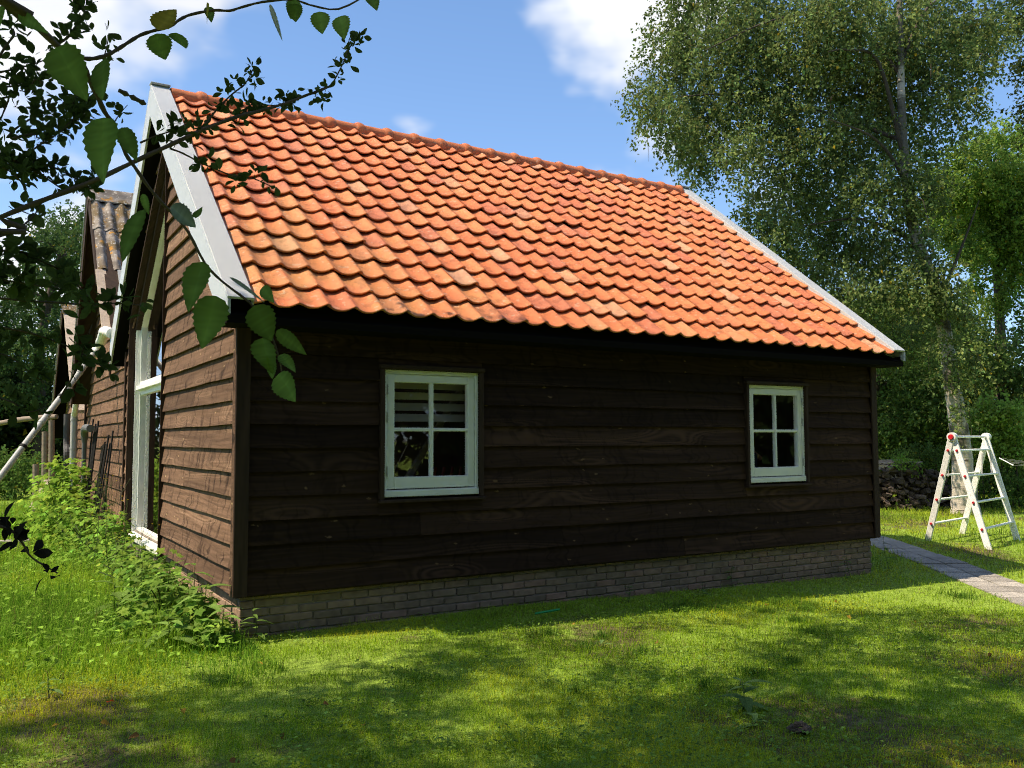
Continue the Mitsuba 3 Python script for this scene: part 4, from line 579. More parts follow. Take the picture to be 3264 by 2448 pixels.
# ---------------------------------------------------------------- old barn with the corrugated roof, behind the house
barn = thing('old_barn', 'older brown weatherboarded barn with a lichen covered corrugated roof behind the house', 'barn')
BX = .05
MB = lambda s, z, d: (BX + d, s, z)
RB = (8.44, 5.30)
b_near = lambda z: max(W + .01, RB[0] - (RB[1] - .22 - z) / 1.02)
b_far = lambda z: min(10.62, RB[0] + (RB[1] - .22 - z) / 1.45)
obj('wall', join([prism([(W + .02, .1), (10.6, .1), (10.6, 2.0), (RB[0], 5.0), (W + .02, 2.2)], MB, .05, .15)]), 'dark_trim', barn)
for k in range(28):
    z0 = .12 + k * .178; z1 = z0 + .178
    if b_far(z1) - b_near(z1) < .05: break
    m = random.uniform(6.6, 9)
    if z0 < 2.6:
        plank(MB, b_near, m - .001, z0, z1, .0, 'plank', barn, tone=.15 + .8 * random.random(), slope=.022, m='bleached_board'); plank(MB, m + .001, b_far, z0, z1, .0, 'plank', barn, tone=.15 + .8 * random.random(), slope=.022, m='bleached_board')
    else:
        plank(MB, b_near, b_far, z0, z1, .0, 'plank', barn, tone=.2 + .7 * random.random(), slope=.022, m='bleached_board')
obj('corner_post', box((BX - .02, 10.55, .1), (BX + .05, 10.66, 2.2)), 'dark_trim', barn)
obj('cover_strip', box((BX - .022, 7.35, 2.4), (BX + .0, 7.40, 4.1)), 'dark_trim', barn)
# near slope: ridge capping and corrugated sheets in two courses
bd = V(0, 7.0 - RB[0], 3.83 - RB[1]); bl_ = np.linalg.norm(bd); bd /= bl_; bn = V(0, bd[2], -bd[1]); bn *= np.sign(bn[2])
broof = numbered(f'{barn}__roof')


def corr(x0, x1, t0, t1, off, nw=12):
    xs = np.arange(x0, x1, .177 / nw); h = .028 * np.cos((xs - x0) / .177 * 2 * np.pi + math.pi)
    ts = np.linspace(t0, t1, 5)
    up = np.array([[V(x, *RB) + bd * t + bn * (off + b) - V(0, 0, 0) for x, b in zip(xs, h)] for t in ts])
    n, m = up.shape[:2]
    i, j = np.meshgrid(np.arange(n - 1), np.arange(m - 1), indexing='ij'); i, j = i.ravel(), j.ravel()
    f = tri(np.stack([i * m + j, (i + 1) * m + j, (i + 1) * m + j + 1, i * m + j + 1], 1))
    v = up.reshape(-1, 3); lo = v - bn * .008; e = np.arange(m - 1)
    edge = tri(np.stack([(n - 1) * m + e, (n - 1) * m + e + len(v), (n - 1) * m + e + 1 + len(v), (n - 1) * m + e + 1], 1))
    return np.vstack([v, lo]), np.vstack([f, f[:, ::-1] + len(v), edge])


scene[broof] = mikit.ply(join([prism([(RB[0], RB[1] - .05), (6.0, 2.92), (6.0, 2.86), (RB[0], RB[1] - .11)], MG, -.12, 4), prism([(RB[0] + .001, RB[1] - .05), (10.3, 2.35), (10.3, 2.28), (RB[0] + .001, RB[1] - .12)], MG, -.12, 4)]), 'dark_trim')
obj('corrugated_sheet', corr(-.21, 2.2, .28, 1.02, .05), 'fibre_cement', broof, smooth=50)
obj('corrugated_sheet', corr(-.205, 2.2, .95, 2.02, .035), 'fibre_cement', broof, smooth=50)
rc = [V(-.23, *RB) + bd * t + bn * o for t, o in ((-.02, .10), (.1, .105), (.30, .085), (.31, .07))]
rv = np.vstack([np.array(rc), np.array(rc) + V(2.5, 0, 0)])
obj('ridge_capping', (np.vstack([rv, rv + V(0, .02, -.02)]), np.vstack([tri([[0, 4, 5, 1], [1, 5, 6, 2], [2, 6, 7, 3]]), tri([[8, 9, 13, 12]]), tri([[0, 1, 9, 8], [1, 2, 10, 9]])])), 'fibre_cement', broof)
obj('bare_board', join([beam(V(-.16, *RB) + bd * 2.03 + bn * .02, V(-.16, *RB) + bd * 3.45 + bn * .02, .13, .03, up=bn)]), 'pale_wood', broof, uv=(.8, .3))
obj('bare_board', join([beam(V(.08, *RB) + bd * 2.03 + bn * .03, V(.08, *RB) + bd * 3.45 + bn * .03, .05, .05, up=bn)]), 'zinc', broof)
# verge boards
for name, a, b, m in (('verge_board', (RB[0], RB[1] + .02), (10.35, 2.15), 'dark_trim'),):
    d = V(b[0] - a[0], b[1] - a[1]); d /= np.linalg.norm(d); nn = V(-d[1], d[0]); nn *= np.sign(nn[1])
    q = lambda o, p: (p[0] + nn[0] * o, p[1] + nn[1] * o)
    obj(name, prism([q(0, a), q(0, b), q(-.22, b), q(-.22, a)], MG, -.225, -.20), m, barn)
    obj('verge_trim', prism([q(.016, a), q(.016, b), q(.0005, b), q(.0005, a)], MG, -.24, 0.0), 'zinc', barn)
    obj('verge_board', prism([q(-.06, a), q(-.06, b), q(-.09, b), q(-.09, a)], MG, -.199, BX + .05), m, barn)
obj('verge_board', prism([(RB[0], RB[1] + .05), (RB[0], RB[1] - .16), (7.0, 3.66), (6.98, 3.82)], MG, -.214, -.196), 'dark_trim', barn)
for yy in (7.2, 7.75): obj('cable_pipe', tube([(BX - .03, yy, 3.0), (BX - .03, yy, 3.9)], .012, 6), 'zinc', barn)

# ---------------------------------------------------------------- lower shed beyond the barn
shed = thing('low_shed', 'lowest brown weatherboarded shed with a pale sheet roof, furthest back on the left', 'shed')
RS = (13.2, 4.15)
s_near = lambda z: max(10.68, RS[0] - (RS[1] - .2 - z) / .84)
s_far = lambda z: min(15.5, RS[0] + (RS[1] - .2 - z) / 1.05)
MS = lambda s, z, d: (BX + .04 + d, s, z)
obj('wall', prism([(10.68, 0), (15.4, 0), (15.4, 1.9), (RS[0], 3.85), (10.68, 1.75)], MS, .045, .14), 'dark_trim', shed)
for k in range(24):
    z0 = .1 + k * .178; z1 = z0 + .178
    if s_far(z1) - s_near(z1) < .05: break
    plank(MS, s_near, s_far, z0, z1, 0, 'plank', shed, tone=.15 + .8 * random.random(), slope=.022, m='bleached_board')
obj('roof', join([prism([RS, (10.66, 2.02), (10.66, 1.96), (RS[0], RS[1] - .06)], MG, -.16, 4), prism([(RS[0] + .001, RS[1]), (15.6, 1.63), (15.6, 1.57), (RS[0] + .001, RS[1] - .06)], MG, -.16, 4)]), 'pale_wood', shed, uv=(.95, .6))
obj('ridge_capping', prism([(RS[0] - .2, RS[1] - .11), (RS[0], RS[1] + .06), (RS[0] + .2, RS[1] - .15), (RS[0] + .2, RS[1] - .19), (RS[0], RS[1] + .02), (RS[0] - .2, RS[1] - .15)], MG, -.19, 4), 'fibre_cement', shed)
obj('soffit', prism([(RS[0] + .001, RS[1] - .065), (15.6, 1.565), (15.6, 1.54), (RS[0] + .001, RS[1] - .09)], MG, -.158, BX + .03), 'tarred_board', shed)
obj('verge_board', prism([(RS[0] + .001, RS[1] - .01), (15.6, 1.56), (15.6, 1.4), (RS[0] + .001, RS[1] - .22)], MG, -.18, -.161), 'dark_trim', shed)
obj('verge_trim', prism([(RS[0] + .2, RS[1] - .15), (15.6, 1.65), (15.6, 1.631), (RS[0] + .2, RS[1] - .17)], MG, -.2, -.1), 'zinc', shed)

# ---------------------------------------------------------------- pipes and rods along the barn
dp = thing('slanting_drainpipe', 'long grey drainpipe slanting down from the eaves of the house to the left', 'drainpipe')
p = [V(*a) for a in DATA['pd']]
obj('pipe', tube([p[1], p[2], p[3]], .039, 14), 'zinc', dp, smooth=40)
ev = spline([p[0] + V(0.02, -.02, 0), p[0] + V(-.03, .22, .05), p[0] * .45 + p[1] * .55 + V(0, 0, .09), p[1], p[1] + (p[2] - p[1]) * .06], 6)
obj('elbow', tube(ev, .066 + .004 * np.sin(np.arange(len(ev)) * 2.6), 14), 'white_paint', dp, smooth=40)
for t in (.22, .42, .62, .8):
    c = p[1] + (p[2] - p[1]) * t; d = (p[2] - p[1]) / np.linalg.norm(p[2] - p[1])
    obj('joint_ring', tube([c - d * .02, c + d * .02], .044, 14), 'black' if t in (.42, .8) else 'zinc', dp, smooth=40)
vp = thing('downpipe', 'grey upright downpipe between the barn and the low shed', 'drainpipe')
obj('pipe', tube([(-.12, 10.72, 0), (-.12, 10.72, 1.95)], .055, 12), 'zinc', vp, smooth=40)
obj('spout', tube([(-.12, 10.72, 1.92), (-.12, 10.60, 2.0), (-.1, 10.2, 2.45)], [.05, .05, .045], 12), 'white_paint', vp, smooth=40)
for z in (.9, 1.35, 1.85): obj('joint_ring', tube([(-.12, 10.72, z - .02), (-.12, 10.72, z + .02)], .061, 12), 'zinc', vp, smooth=40)
gp = thing('vent_pipe', 'dark grey crooked vent pipe on the wall of the low shed', 'pipe')
obj('pipe', tube(spline([(-.08, 12.5, .2), (-.08, 12.5, 1.0), (-.08, 12.46, 1.25), (-.08, 12.62, 1.45), (-.08, 12.62, 2.0)], 5), .06, 10), 'plain', gp, color=(.10, .105, .11), smooth=False)
bp = thing('bent_pipe', 'grey pipe elbow hooked over the dark rods on the barn wall', 'pipe')
obj('elbow', tube(spline([(-.16, 8.52, .4), (-.16, 8.50, 1.45), (-.17, 8.42, 1.60), (-.18, 8.22, 1.67), (-.16, 7.75, 1.66)], 5), [.035] * 6 + [.055] * 15, 10), 'plain', bp, color=(.13, .14, .145))
for i in range(5):
    y = 8.45 - i * .16 + random.uniform(-.03, .03)
    tag(obj('iron_rod', tube([(-.17 - .01 * i, y - .03, .05), (-.05, y + random.uniform(-.04, .04), 1.72 + random.uniform(-.1, .12))], .013, 7), 'plain', color=(.025, .024, .024), smooth=True), 'thin dark rod leaning on the barn wall under the pipe elbow', 'rod', 'dark rods under the pipe elbow')
for i in range(6):
    y = 7.25 - i * .19 + random.uniform(-.04, .04)
    tag(obj('iron_rod', tube([(-.2 + random.uniform(-.04, .04), y + .10 - i * .05, .05), (-.05, y + random.uniform(-.06, .06) - .1, 1.52 + random.uniform(-.22, .15))], .012, 7), 'plain', color=(.025, .024, .024), smooth=True), 'thin dark rod leaning on the barn wall beside the corner of the house', 'rod', 'dark rods beside the house corner')

# pergola posts and rail at the far left
for a, b in DATA['posts']:
    a, b = V(*a), V(*b); a[2] = float(ground(a[0], a[1])) - .1
    tag(obj('wooden_post', tube([a, (a + b) / 2 + V(.01, .01, 0), b], [.062, .056, .052], 9, wob=.06, seed=int(b[2] * 100)), 'pale_wood', uv=(.0 + .15 * random.random(), random.random()), smooth=40),
        {0: 'short round wooden post, leftmost of the three by the low shed', 1: 'round wooden post, middle one of the three by the low shed', 2: 'tall round wooden post standing against the low shed'}[min(2, used.get('wooden_post', 1) - 1)], 'post')
tag(obj('pole_rail', tube(spline([V(*DATA['rail'][0]), (V(*DATA['rail'][0]) + V(*DATA['rail'][1])) / 2 + V(0, 0, .03), V(*DATA['rail'][1])], 4), .05, 9, wob=.08), 'pale_wood', uv=(.15, .5), smooth=40), 'pale pole laid across the wooden posts at the far left', 'pole')
sx, sy = -.53, 7.79
tag(obj('stone_block', cbox((-1.34, 6.2, .06), (-.96, 6.34, .25), .015), 'concrete', uv=(.9, .2)), 'pale stone block lying in the grass before the leafy bush', 'stone')
tag(obj('broken_board', beam((-.75, 10.2, .35), (-.5, 10.8, .8), .12, .03), 'pale_wood', uv=(.7, .8)), 'pale broken board leaning behind the leafy bush', 'board')

# ---------------------------------------------------------------- white wooden double ladder
lad = thing('white_ladder', 'white wooden double ladder with red caps standing open on the lawn', 'ladder')
H1, H2 = V(10.42, 1.13, 1.50), V(11.80, 1.44, 1.50)
F = [V(10.52, 1.63, 0), V(10.33, .60, 0), V(11.84, 1.93, 0), V(11.75, .98, 0)]
for f_ in F: f_[2] = float(ground(f_[0], f_[1])) - .03
ax = (H2 - H1) / np.linalg.norm(H2 - H1)
STI = [(H1, F[0], -.024), (H1, F[1], .024), (H2, F[2], .024), (H2, F[3], -.024)]
for h, f_, o in STI:
    o = ax * o
    top = h + (h - f_) / np.linalg.norm(h - f_) * .035
    obj('stile', beam(top + o, f_ + o, .036, .088, up=np.cross(ax, h - f_), c=.006), 'white_paint', lad)
for h in (H1, H2):
    obj('hinge_plate', tube([h - ax * .049, h + ax * .049], .062, 18), 'white_paint', lad, smooth=40)
obj('hinge_cap', tube([H1 - ax * .075, H1 - ax * .05], [.034, .04], 12), 'satin', lad, color=(.60, .02, .03))
obj('rung', tube([H1 + ax * .05, H2 - ax * .05], .017, 10), 'white_paint', lad, smooth=40)
for t in (.125, .355, .585, .815):
    for (ha, fa, oa), (hb, fb, ob) in ((STI[0], STI[2]), (STI[1], STI[3])):
        a, b = ha + (fa - ha) * t + ax * oa, hb + (fb - hb) * t + ax * ob
        obj('rung', beam(a, b, .05, .026, c=.006), 'white_paint', lad)
        obj('rung_cap', tube([a - ax * .045, a - ax * .017], [.014, .02], 10), 'satin', lad, color=(.50, .02, .035))
for h, s in ((H1, STI[0]), (H1, STI[1]), (H2, STI[2]), (H2, STI[3])):
    a = h + (s[1] - h) * .16 + ax * s[2]; b = h + (s[1] - h) * .42 + ax * s[2]; m = (h + V(0, 0, -.5)) + ax * s[2]
    obj('stay', join([beam(a + ax * (.03 if h is H1 else -.03), b * .45 + m * .55 + ax * (.03 if h is H1 else -.03), .006, .02)]), 'zinc', lad)

# ---------------------------------------------------------------- firewood heap, pallet, drying rack
RT, FD = V(.854, -.52, 0), V(.52, .854, 0)
WC = V(15.55, 5.62, -.04)
wood_rng = random.Random(3)
row_y = .06; n_logs = 0
for j in range(14):
    half = .80 * math.sqrt(max(.02, 1 - (j / 14.5) ** 2)) * (1.0 if j > 1 else 1.04)
    x = -half + wood_rng.uniform(0, .08)
    while x < half + (.25 if j < 12 else .0):
        c = WC + RT * x + FD * wood_rng.uniform(-.25, .15) * (1 - j * .04) - FD * (.34 * (1 - j / 14)) + V(0, 0, .06 + j * .068 + wood_rng.uniform(-.03, .03))
        R = wood_rng.uniform(.05, .082); ln = wood_rng.uniform(.18, .30)
        kind = wood_rng.random()
        angs = sorted(wood_rng.uniform(0, .5) + a for a in ((0, 1.2, 2.3, 3.5, 4.4, 5.4) if kind < .4 else (0, .8, 1.5, 3.4)))
        poly = np.array([[math.cos(a) * R * wood_rng.uniform(.8, 1.1), math.sin(a) * R * wood_rng.uniform(.7, 1.)] for a in angs])
        d = V(wood_rng.gauss(0, .55), wood_rng.gauss(0, .4), 0) * .5 + FD * wood_rng.choice([1, 1, .25]) + V(0, 0, wood_rng.gauss(0, .22)) + RT * wood_rng.gauss(0, .35)
        xa, ya, za = frame(d); m = len(poly)
        v = np.array([c + xa * p_[0] + ya * p_[1] + za * (s * ln / 2 + wood_rng.uniform(-.015, .015)) for s in (-1, 1) for p_ in poly])
        i = np.arange(m)
        f = np.vstack([tri(np.stack([i, (i + 1) % m, (i + 1) % m + m, i + m], 1)), [[0, a + 1, a] for a in range(1, m - 1)], [[m, m + a, m + a + 1] for a in range(1, m - 1)]])
        tag(obj('firewood_log', (v, f), 'log_wood', uv=(wood_rng.random() ** 1.5, wood_rng.random())), 'short dark split log in the firewood heap behind the ladder', 'log', 'logs of the firewood heap')
        x += R * 1.55
pa = thing('wooden_pallet', 'pale wooden pallet standing at the left end of the firewood heap', 'pallet')
PC = WC - RT * .36 - FD * .12
for z in (.50, .70, .90): obj('slat', beam(PC - RT * .35 + V(0, 0, z), PC + RT * .42 + V(0, 0, z), .02, .11, c=.004), 'pale_wood', pa, uv=(.75 + .2 * random.random(), random.random()))
for x in (-.28, .02, .34): obj('post', beam(PC + RT * x + FD * .05, PC + RT * x + FD * .05 + V(0, 0, .95), .07, .05, up=FD, c=.004), 'pale_wood', pa, uv=(.6, random.random()))
for i in range(10):
    a = PC + RT * (-.45 + random.uniform(-.05, .1)) + FD * (.1 + i * .06) + V(0, 0, .97 + .03 * (i % 3)); b = a + RT * random.uniform(.9, 1.3) + V(0, 0, random.uniform(-.05, .03))
    tag(obj('old_plank', beam(a, b, .09, .03, c=.003), 'pale_wood', uv=(.5 + .4 * random.random(), random.random())), 'weathered plank in the loose stack on top of the pallet', 'plank', 'planks stacked on the pallet')
dr_ = thing('drying_rack', 'white wire drying rack at the right edge by the bushes', 'drying rack')
DC = V(14.05, 2.3, 1.0)
for i in range(5): obj('wire', tube([DC + FD * i * .1 + V(0, 0, .03 * i), DC + FD * i * .1 + RT * 1.1 + V(0, 0, -.03)], .0026, 6), 'zinc', dr_)
for x in (.0, 1.1):
    obj('side_bar', tube([DC + RT * x - FD * .02, DC + RT * x + FD * .42 + V(0, 0, .12)], .009, 6), 'white_paint', dr_)
for x in (.35, 1.05):
    obj('leg', tube([DC + RT * x, DC + RT * (x + .1) + FD * .4 - V(0, 0, 1.05)], .010, 6), 'white_paint', dr_)
tag(obj('green_stick', tube([(2.22, -.50, .11), (2.42, -.55, .13)], .009, 6), 'satin', color=(.02, .30, .10)), 'short bright green stick lying in the shaded grass by the plinth', 'stick')

# ---------------------------------------------------------------- vegetation helpers
def cards(c, ax, nm, ln, wd, fold=.25):
    """folded diamond leaves: c (N,3) base points, ax direction, nm normal; returns v, f"""
    ax = ax / (np.linalg.norm(ax, axis=1, keepdims=True) + 1e-9)
    sd = np.cross(ax, nm); sd /= np.linalg.norm(sd, axis=1, keepdims=True) + 1e-9
    up = np.cross(sd, ax)
    ln, wd = np.broadcast_to(ln, len(c))[:, None], np.broadcast_to(wd, len(c))[:, None]
    a = c; b = c + ax * ln
    m = c + ax * ln * .42
    l, r = m - sd * wd / 2 + up * wd * fold, m + sd * wd / 2 + up * wd * fold
    n = len(c)
    v = np.stack([a, r, b, l], 1).reshape(-1, 3)
    i = np.arange(n) * 4
    return v, np.vstack([np.stack([i, i + 1, i + 2], 1), np.stack([i, i + 2, i + 3], 1)])


def unit(n, g):
    d = g.normal(size=(n, 3)); return d / np.linalg.norm(d, axis=1, keepdims=True)


def crown(blobs, per, leaf, col, seed, droop=.3, var=.25, twig=.35, leaves=9, yellow=.01, flat=1.0, jit=.5):
    g = np.random.default_rng(seed)
    C, A, K = [], [], []
    for x, y, z, R in blobs:
        nt = max(3, int(per * R * R / .25))
        d = unit(nt, g) * V(1, 1, flat); rr = R * g.random(nt) ** .5
        p = V(x, y, z) + d * rr[:, None]
        dirs = d * .6 + unit(nt, g) * .7 + V(0, 0, -droop * 2)
        dirs /= np.linalg.norm(dirs, axis=1, keepdims=True)
        tl = twig * g.uniform(.5, 1.4, nt)
        tone = g.normal(0, 1, nt)
        t = g.random((nt, leaves))
        q = p[:, None] + dirs[:, None] * (t * tl[:, None])[..., None] + V(0, 0, -droop * .5) * (t ** 2 * tl[:, None])[..., None] + g.normal(0, leaf * jit, (nt, leaves, 3))
        C.append(q.reshape(-1, 3)); A.append((np.repeat(dirs, leaves, 0) * .3 + unit(nt * leaves, g)))
        K.append(np.repeat(tone, leaves))
    C, A, K = np.vstack(C), np.vstack(A), np.concatenate(K); A[:, 2] -= droop
    n = len(C)
    v, f = cards(C, A, unit(n, g) + V(0, 0, .7), leaf * g.uniform(.7, 1.3, n), leaf * g.uniform(.55, .85, n))
    c = np.array(col) * np.exp(.5 * var * K[:, None] + g.normal(0, var * .6, (n, 1))) * np.exp(g.normal(0, .1, (n, 3)) * V(1, .3, 1))
    if yellow:
        m = g.random(n) < yellow; c[m] = V(.40, .30, .03)
    return (v, f), np.repeat(np.clip(c, .004, .75), 4, 0)


def tree(name, label, blobs, trunk, radii, bark, group=None, limbs=(), **kw):
    t = thing(name, label, 'tree', group)
    obj('trunk', tube(spline(trunk, 4), np.interp(np.linspace(0, 1, (len(trunk) - 1) * 4 + 1), np.linspace(0, 1, len(radii)), radii), 12, wob=.10, seed=len(blobs)), bark, t, smooth=True)
    for l in limbs:
        s = spline(l[0], 4); obj('limb', tube(s, np.linspace(l[1], l[2], len(s)), 7), l[3] if len(l) > 3 else bark, t, smooth=True)
    tw_ = kw.pop('hanging', 0)
    if tw_:
        g = np.random.default_rng(77); ms = []
        for _ in range(tw_):
            b = blobs[g.integers(len(blobs))]; p = V(*b[:3]) + g.normal(0, .35, 3) * b[3]; d = V(*g.normal(0, .45, 2), -.1); ln = g.uniform(.3, .8)
            ms.append(tube([p, p + d * ln * .35 + V(0, 0, -.12 * ln), p + d * ln * .5 + V(0, 0, -.5 * ln), p + d * ln * .55 + V(0, 0, -ln)], [.011, .008, .006, .003], 4, caps=False))
        labels[obj('twigs', join(ms), bark if bark != 'birch_bark' else 'bark', t)] = {'kind': 'stuff', 'label': 'thin hanging twigs of the crown'}
    m, c = crown(blobs, **kw)
    obj('crown', m, 'leaf', t, color=c)
    return t


def auto_limbs(trunk, blobs, n, seed, r0=.05, r1=.012):
    g = random.Random(seed); o = []
    tr = spline(trunk, 6)
    for b in g.sample(list(blobs), min(n, len(blobs))):
        b = V(*b[:3]); cand = [p for p in tr if p[2] < b[2] - .2] or [tr[0]]
        a = min(cand, key=lambda p: np.linalg.norm(p - b)); m = (a + b) / 2 + V(0, 0, .2)
        o.append(([a, m, b], r0, r1))
    return o


B = DATA
# white-barked birch on the right
bt = [V(*p) for p in B['birch_trunk']]; bt[0] = bt[0] + V(.02, -.01, -.12); bt.insert(1, bt[0] * .72 + bt[1] * .28)
tree('birch_tree', 'tall weeping birch with a pale trunk behind the white ladder', B['birch'], bt, [.36, .265, .215, .18, .155, .13, .11, .09, .07, .05, .03], 'birch_bark',
     limbs=[([V(*p) for p in l], .045, .010, 'bark') for l in B['birch_limbs']], hanging=170, per=88, leaf=.082, col=(.180, .240, .078), seed=1, droop=.5, twig=.5, leaves=13, yellow=.006, var=.42)
tree('bright_tree', 'light green feathery tree at the right edge beyond the birch', B['rob'], [V(*p) for p in B['rob_trunk']], [.16, .14, .12, .09, .04], 'bark',
     limbs=auto_limbs([V(*p) for p in B['rob_trunk']], B['rob'], 8, 2), per=95, leaf=.10, col=(.205, .315, .06), seed=2, droop=.25, twig=.4, leaves=12, flat=.8)
tree('oak_tree', 'dark tree whose twigs reach in at the upper right edge', B['oak'], [V(*p) for p in B['oak_trunk']], [.2, .17, .12, .05], 'bark',
     limbs=auto_limbs([V(*p) for p in B['oak_trunk']], B['oak'], 5, 3), per=90, leaf=.07, col=(.05, .075, .024), seed=3, twig=.3, leaves=9)
for i, (k, lab) in enumerate((('dk1', 'dark leafy tree just right of the house, behind the firewood heap'), ('dk2', 'dark leafy tree behind the birch trunk and the ladder'), ('dk3', 'dark leafy tree at the right edge below the light green tree'))):
    tree('woodland_tree', lab, B[k], [V(*p) for p in B[k + '_trunk']], [.15, .13, .1, .06], 'bark', limbs=auto_limbs([V(*p) for p in B[k + '_trunk']], B[k], 7, i), per=80, leaf=.11, col=(.16, .24, .065), seed=10 + i, twig=.5, leaves=10, droop=.2)
far = []
g_ = random.Random(8)
for i in range(120):
    th = math.radians(58.66) + g_.uniform(-.8, .8); r = g_.uniform(31, 35)
    far.append([CAM[0] + r * math.cos(th), CAM[1] + r * math.sin(th), g_.uniform(.2, 3.6), g_.uniform(.8, 1.3)])
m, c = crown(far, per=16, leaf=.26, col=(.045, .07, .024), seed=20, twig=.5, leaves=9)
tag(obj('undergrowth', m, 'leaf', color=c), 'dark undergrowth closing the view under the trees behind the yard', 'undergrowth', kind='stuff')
tree('green_tree', 'bushy mid green tree beyond the low shed at the far left', B['left'], [V(*p) for p in B['left_trunk']], [.22, .2, .16, .1, .05], 'bark', limbs=auto_limbs([V(*p) for p in B['left_trunk']], B['left'], 9, 5), per=66, leaf=.105, col=(.085, .145, .045), seed=4, twig=.45, leaves=10)
m, c = crown(B['left_low'], per=150, leaf=.07, col=(.13, .22, .05), seed=5, twig=.3)
tag(obj('rose_bush', m, 'leaf', color=c), 'loose green bush around the wooden posts at the far left', 'bush')
for nm, k, lab, col, per, leaf in (('hazel_bush', 'hazel', 'bright yellow-green bush right of the ladder', (.27, .40, .08), 150, .085), ('low_bush', 'low_r', 'low dark green bush behind the right legs of the ladder', (.13, .22, .05), 120, .06),
                                   ('conifer_bush', 'conifer', 'flat layered dark green shrub above the firewood heap', (.11, .18, .05), 170, .05), ('elder_bush', 'elder', 'small fresh green bush growing over the firewood heap', (.2, .34, .06), 190, .06)):
    b_ = thing(nm, lab, 'bush')
    m, c = crown(B[k], per=per, leaf=leaf, col=col, seed=len(lab), twig=.22, leaves=9, droop=.1, flat=.7)
    obj('foliage', m, 'leaf', b_, color=c)
    for q in B[k][:4]: obj('stem', tube([(q[0] + .1, q[1], float(ground(q[0], q[1])) - .05), (q[0], q[1], q[2])], [.02, .01], 6), 'bark', b_)
# the big tree over the lawn (it stands left of the view and shades the foreground), and the trees behind the viewer that the panes mirror
st = [V(-6.6, -3.2, -.1), V(-6.5, -3.1, 1.6), V(-6.3, -3., 3.4), V(-6., -2.8, 5.), V(-5.5, -2.5, 6.8)]
tree('shade_tree', 'large leafy tree left of the view, shading the lawn', SHADE, st, [.3, .24, .2, .17, .1], 'bark', limbs=auto_limbs(st, SHADE, 16, 6, .06, .015), per=52, leaf=.075, col=(.07, .115, .03), seed=6, twig=.3, leaves=11, droop=.2)
for i, (x, y) in enumerate(((-10, -13), (-3.5, -14), (3, -14), (9.5, -12), (16, -11))):
    bl_s = [[x + random.uniform(-3.2, 3.2), y + random.uniform(-1.6, 1.6), random.uniform(.6, 9.5), random.uniform(1., 1.7)] for _ in range(46)]
    tree('garden_tree', ['dense tree behind the viewer, leftmost of the row', 'dense tree behind the viewer, second of the row', 'dense tree behind the viewer, middle of the row', 'dense tree behind the viewer, fourth of the row', 'dense tree behind the viewer, rightmost of the row'][i],
         bl_s, [V(x, y, -.1), V(x + .1, y, 3), V(x, y, 6)], [.2, .16, .08], 'bark', per=8, leaf=.36, col=(.05, .08, .025), seed=30 + i, twig=.6, leaves=8)

for i, (x, y) in enumerate(((-15, 3), (-16, 9), (-15, 16))):
    bl_s = [[x + random.uniform(-1.6, 1.6), y + random.uniform(-3, 3), random.uniform(.6, 7), random.uniform(1., 1.6)] for _ in range(26)]
    tree('orchard_tree', ['dense tree at the left outside the view, nearest of three', 'dense tree at the left outside the view, middle of three', 'dense tree at the left outside the view, furthest of three'][i], bl_s, [V(x, y, -.1), V(x + .1, y, 3), V(x, y, 6)], [.2, .16, .08], 'bark', per=8, leaf=.32, col=(.06, .10, .03), seed=40 + i, twig=.6, leaves=8)

# ---------------------------------------------------------------- single large leaves
def leaf_mesh(b, t, w, n=10, serr=.10, fold=.22, curl=.12, nrm=None, shape='ovate', twist=0.):
    b, t = V(*b), V(*t); L_ = np.linalg.norm(t - b); ax = (t - b) / L_
    nrm = V(-.52, -.85, .1) if nrm is None else V(*nrm)
    sd = np.cross(ax, nrm); sd /= np.linalg.norm(sd); up = np.cross(sd, ax)
    s = np.linspace(0, 1, n + 1)
    h = {'ovate': np.sin(np.pi * s ** .62) ** .85, 'obovate': np.sin(np.pi * s ** 1.25) ** .8, 'lance': np.sin(np.pi * s ** .75)}[shape] * w / 2
    v, f = [], []
    for i, a in enumerate(s):
        e = h[i] * (1 + serr * ((i % 2) * 2 - 1)); cu = -curl * L_ * a * a
        th = twist * (a - .5); s2 = sd * math.cos(th) + up * math.sin(th); u2 = up * math.cos(th) - sd * math.sin(th)
        m_ = b + ax * L_ * a + up * cu
        v += [m_ - s2 * e + u2 * e * fold, m_, m_ + s2 * e + u2 * e * fold]
    for i in range(n):
        k = i * 3
        f += [[k, k + 1, k + 4], [k, k + 4, k + 3], [k + 1, k + 2, k + 5], [k + 1, k + 5, k + 4]]
    return np.array(v), np.array(f)


LC = {'g': (.095, .165, .035), 'y': (.24, .21, .035), 'u': (.16, .21, .16), 'c': (.05, .045, .03)}
r_ = random.Random(2)


def leafy_branch(t, lst):
    for b, e, w, kd in lst:
        e, b_ = V(*e), V(*b)
        c = V(*LC[kd]) * r_.uniform(.8, 1.25)
        obj({'c': 'catkin'}.get(kd, 'leaf'), leaf_mesh(b_, e, w, 18, .07, r_.uniform(.05, .35), r_.uniform(-.1, .2), nrm=V(-.52, -.85, .1) + V(r_.uniform(-.4, .4), r_.uniform(-.4, .4), r_.uniform(-.3, .5)), twist=r_.uniform(-.5, .5)) if kd != 'c'
            else tube([b_ + (e - b_) * i / 8 for i in range(9)], w * .5 * np.abs(np.sin(np.arange(9) * 1.9 + .6)) + .001, 6), 'leaf' if kd != 'c' else 'plain', t, color=c if kd == 'c' else np.clip(c * (np.where(np.arange(57) % 3 == 1, 1.5, .95) * np.array([r_.uniform(.85, 1.15) for _ in range(57)]))[:, None], 0, .7))


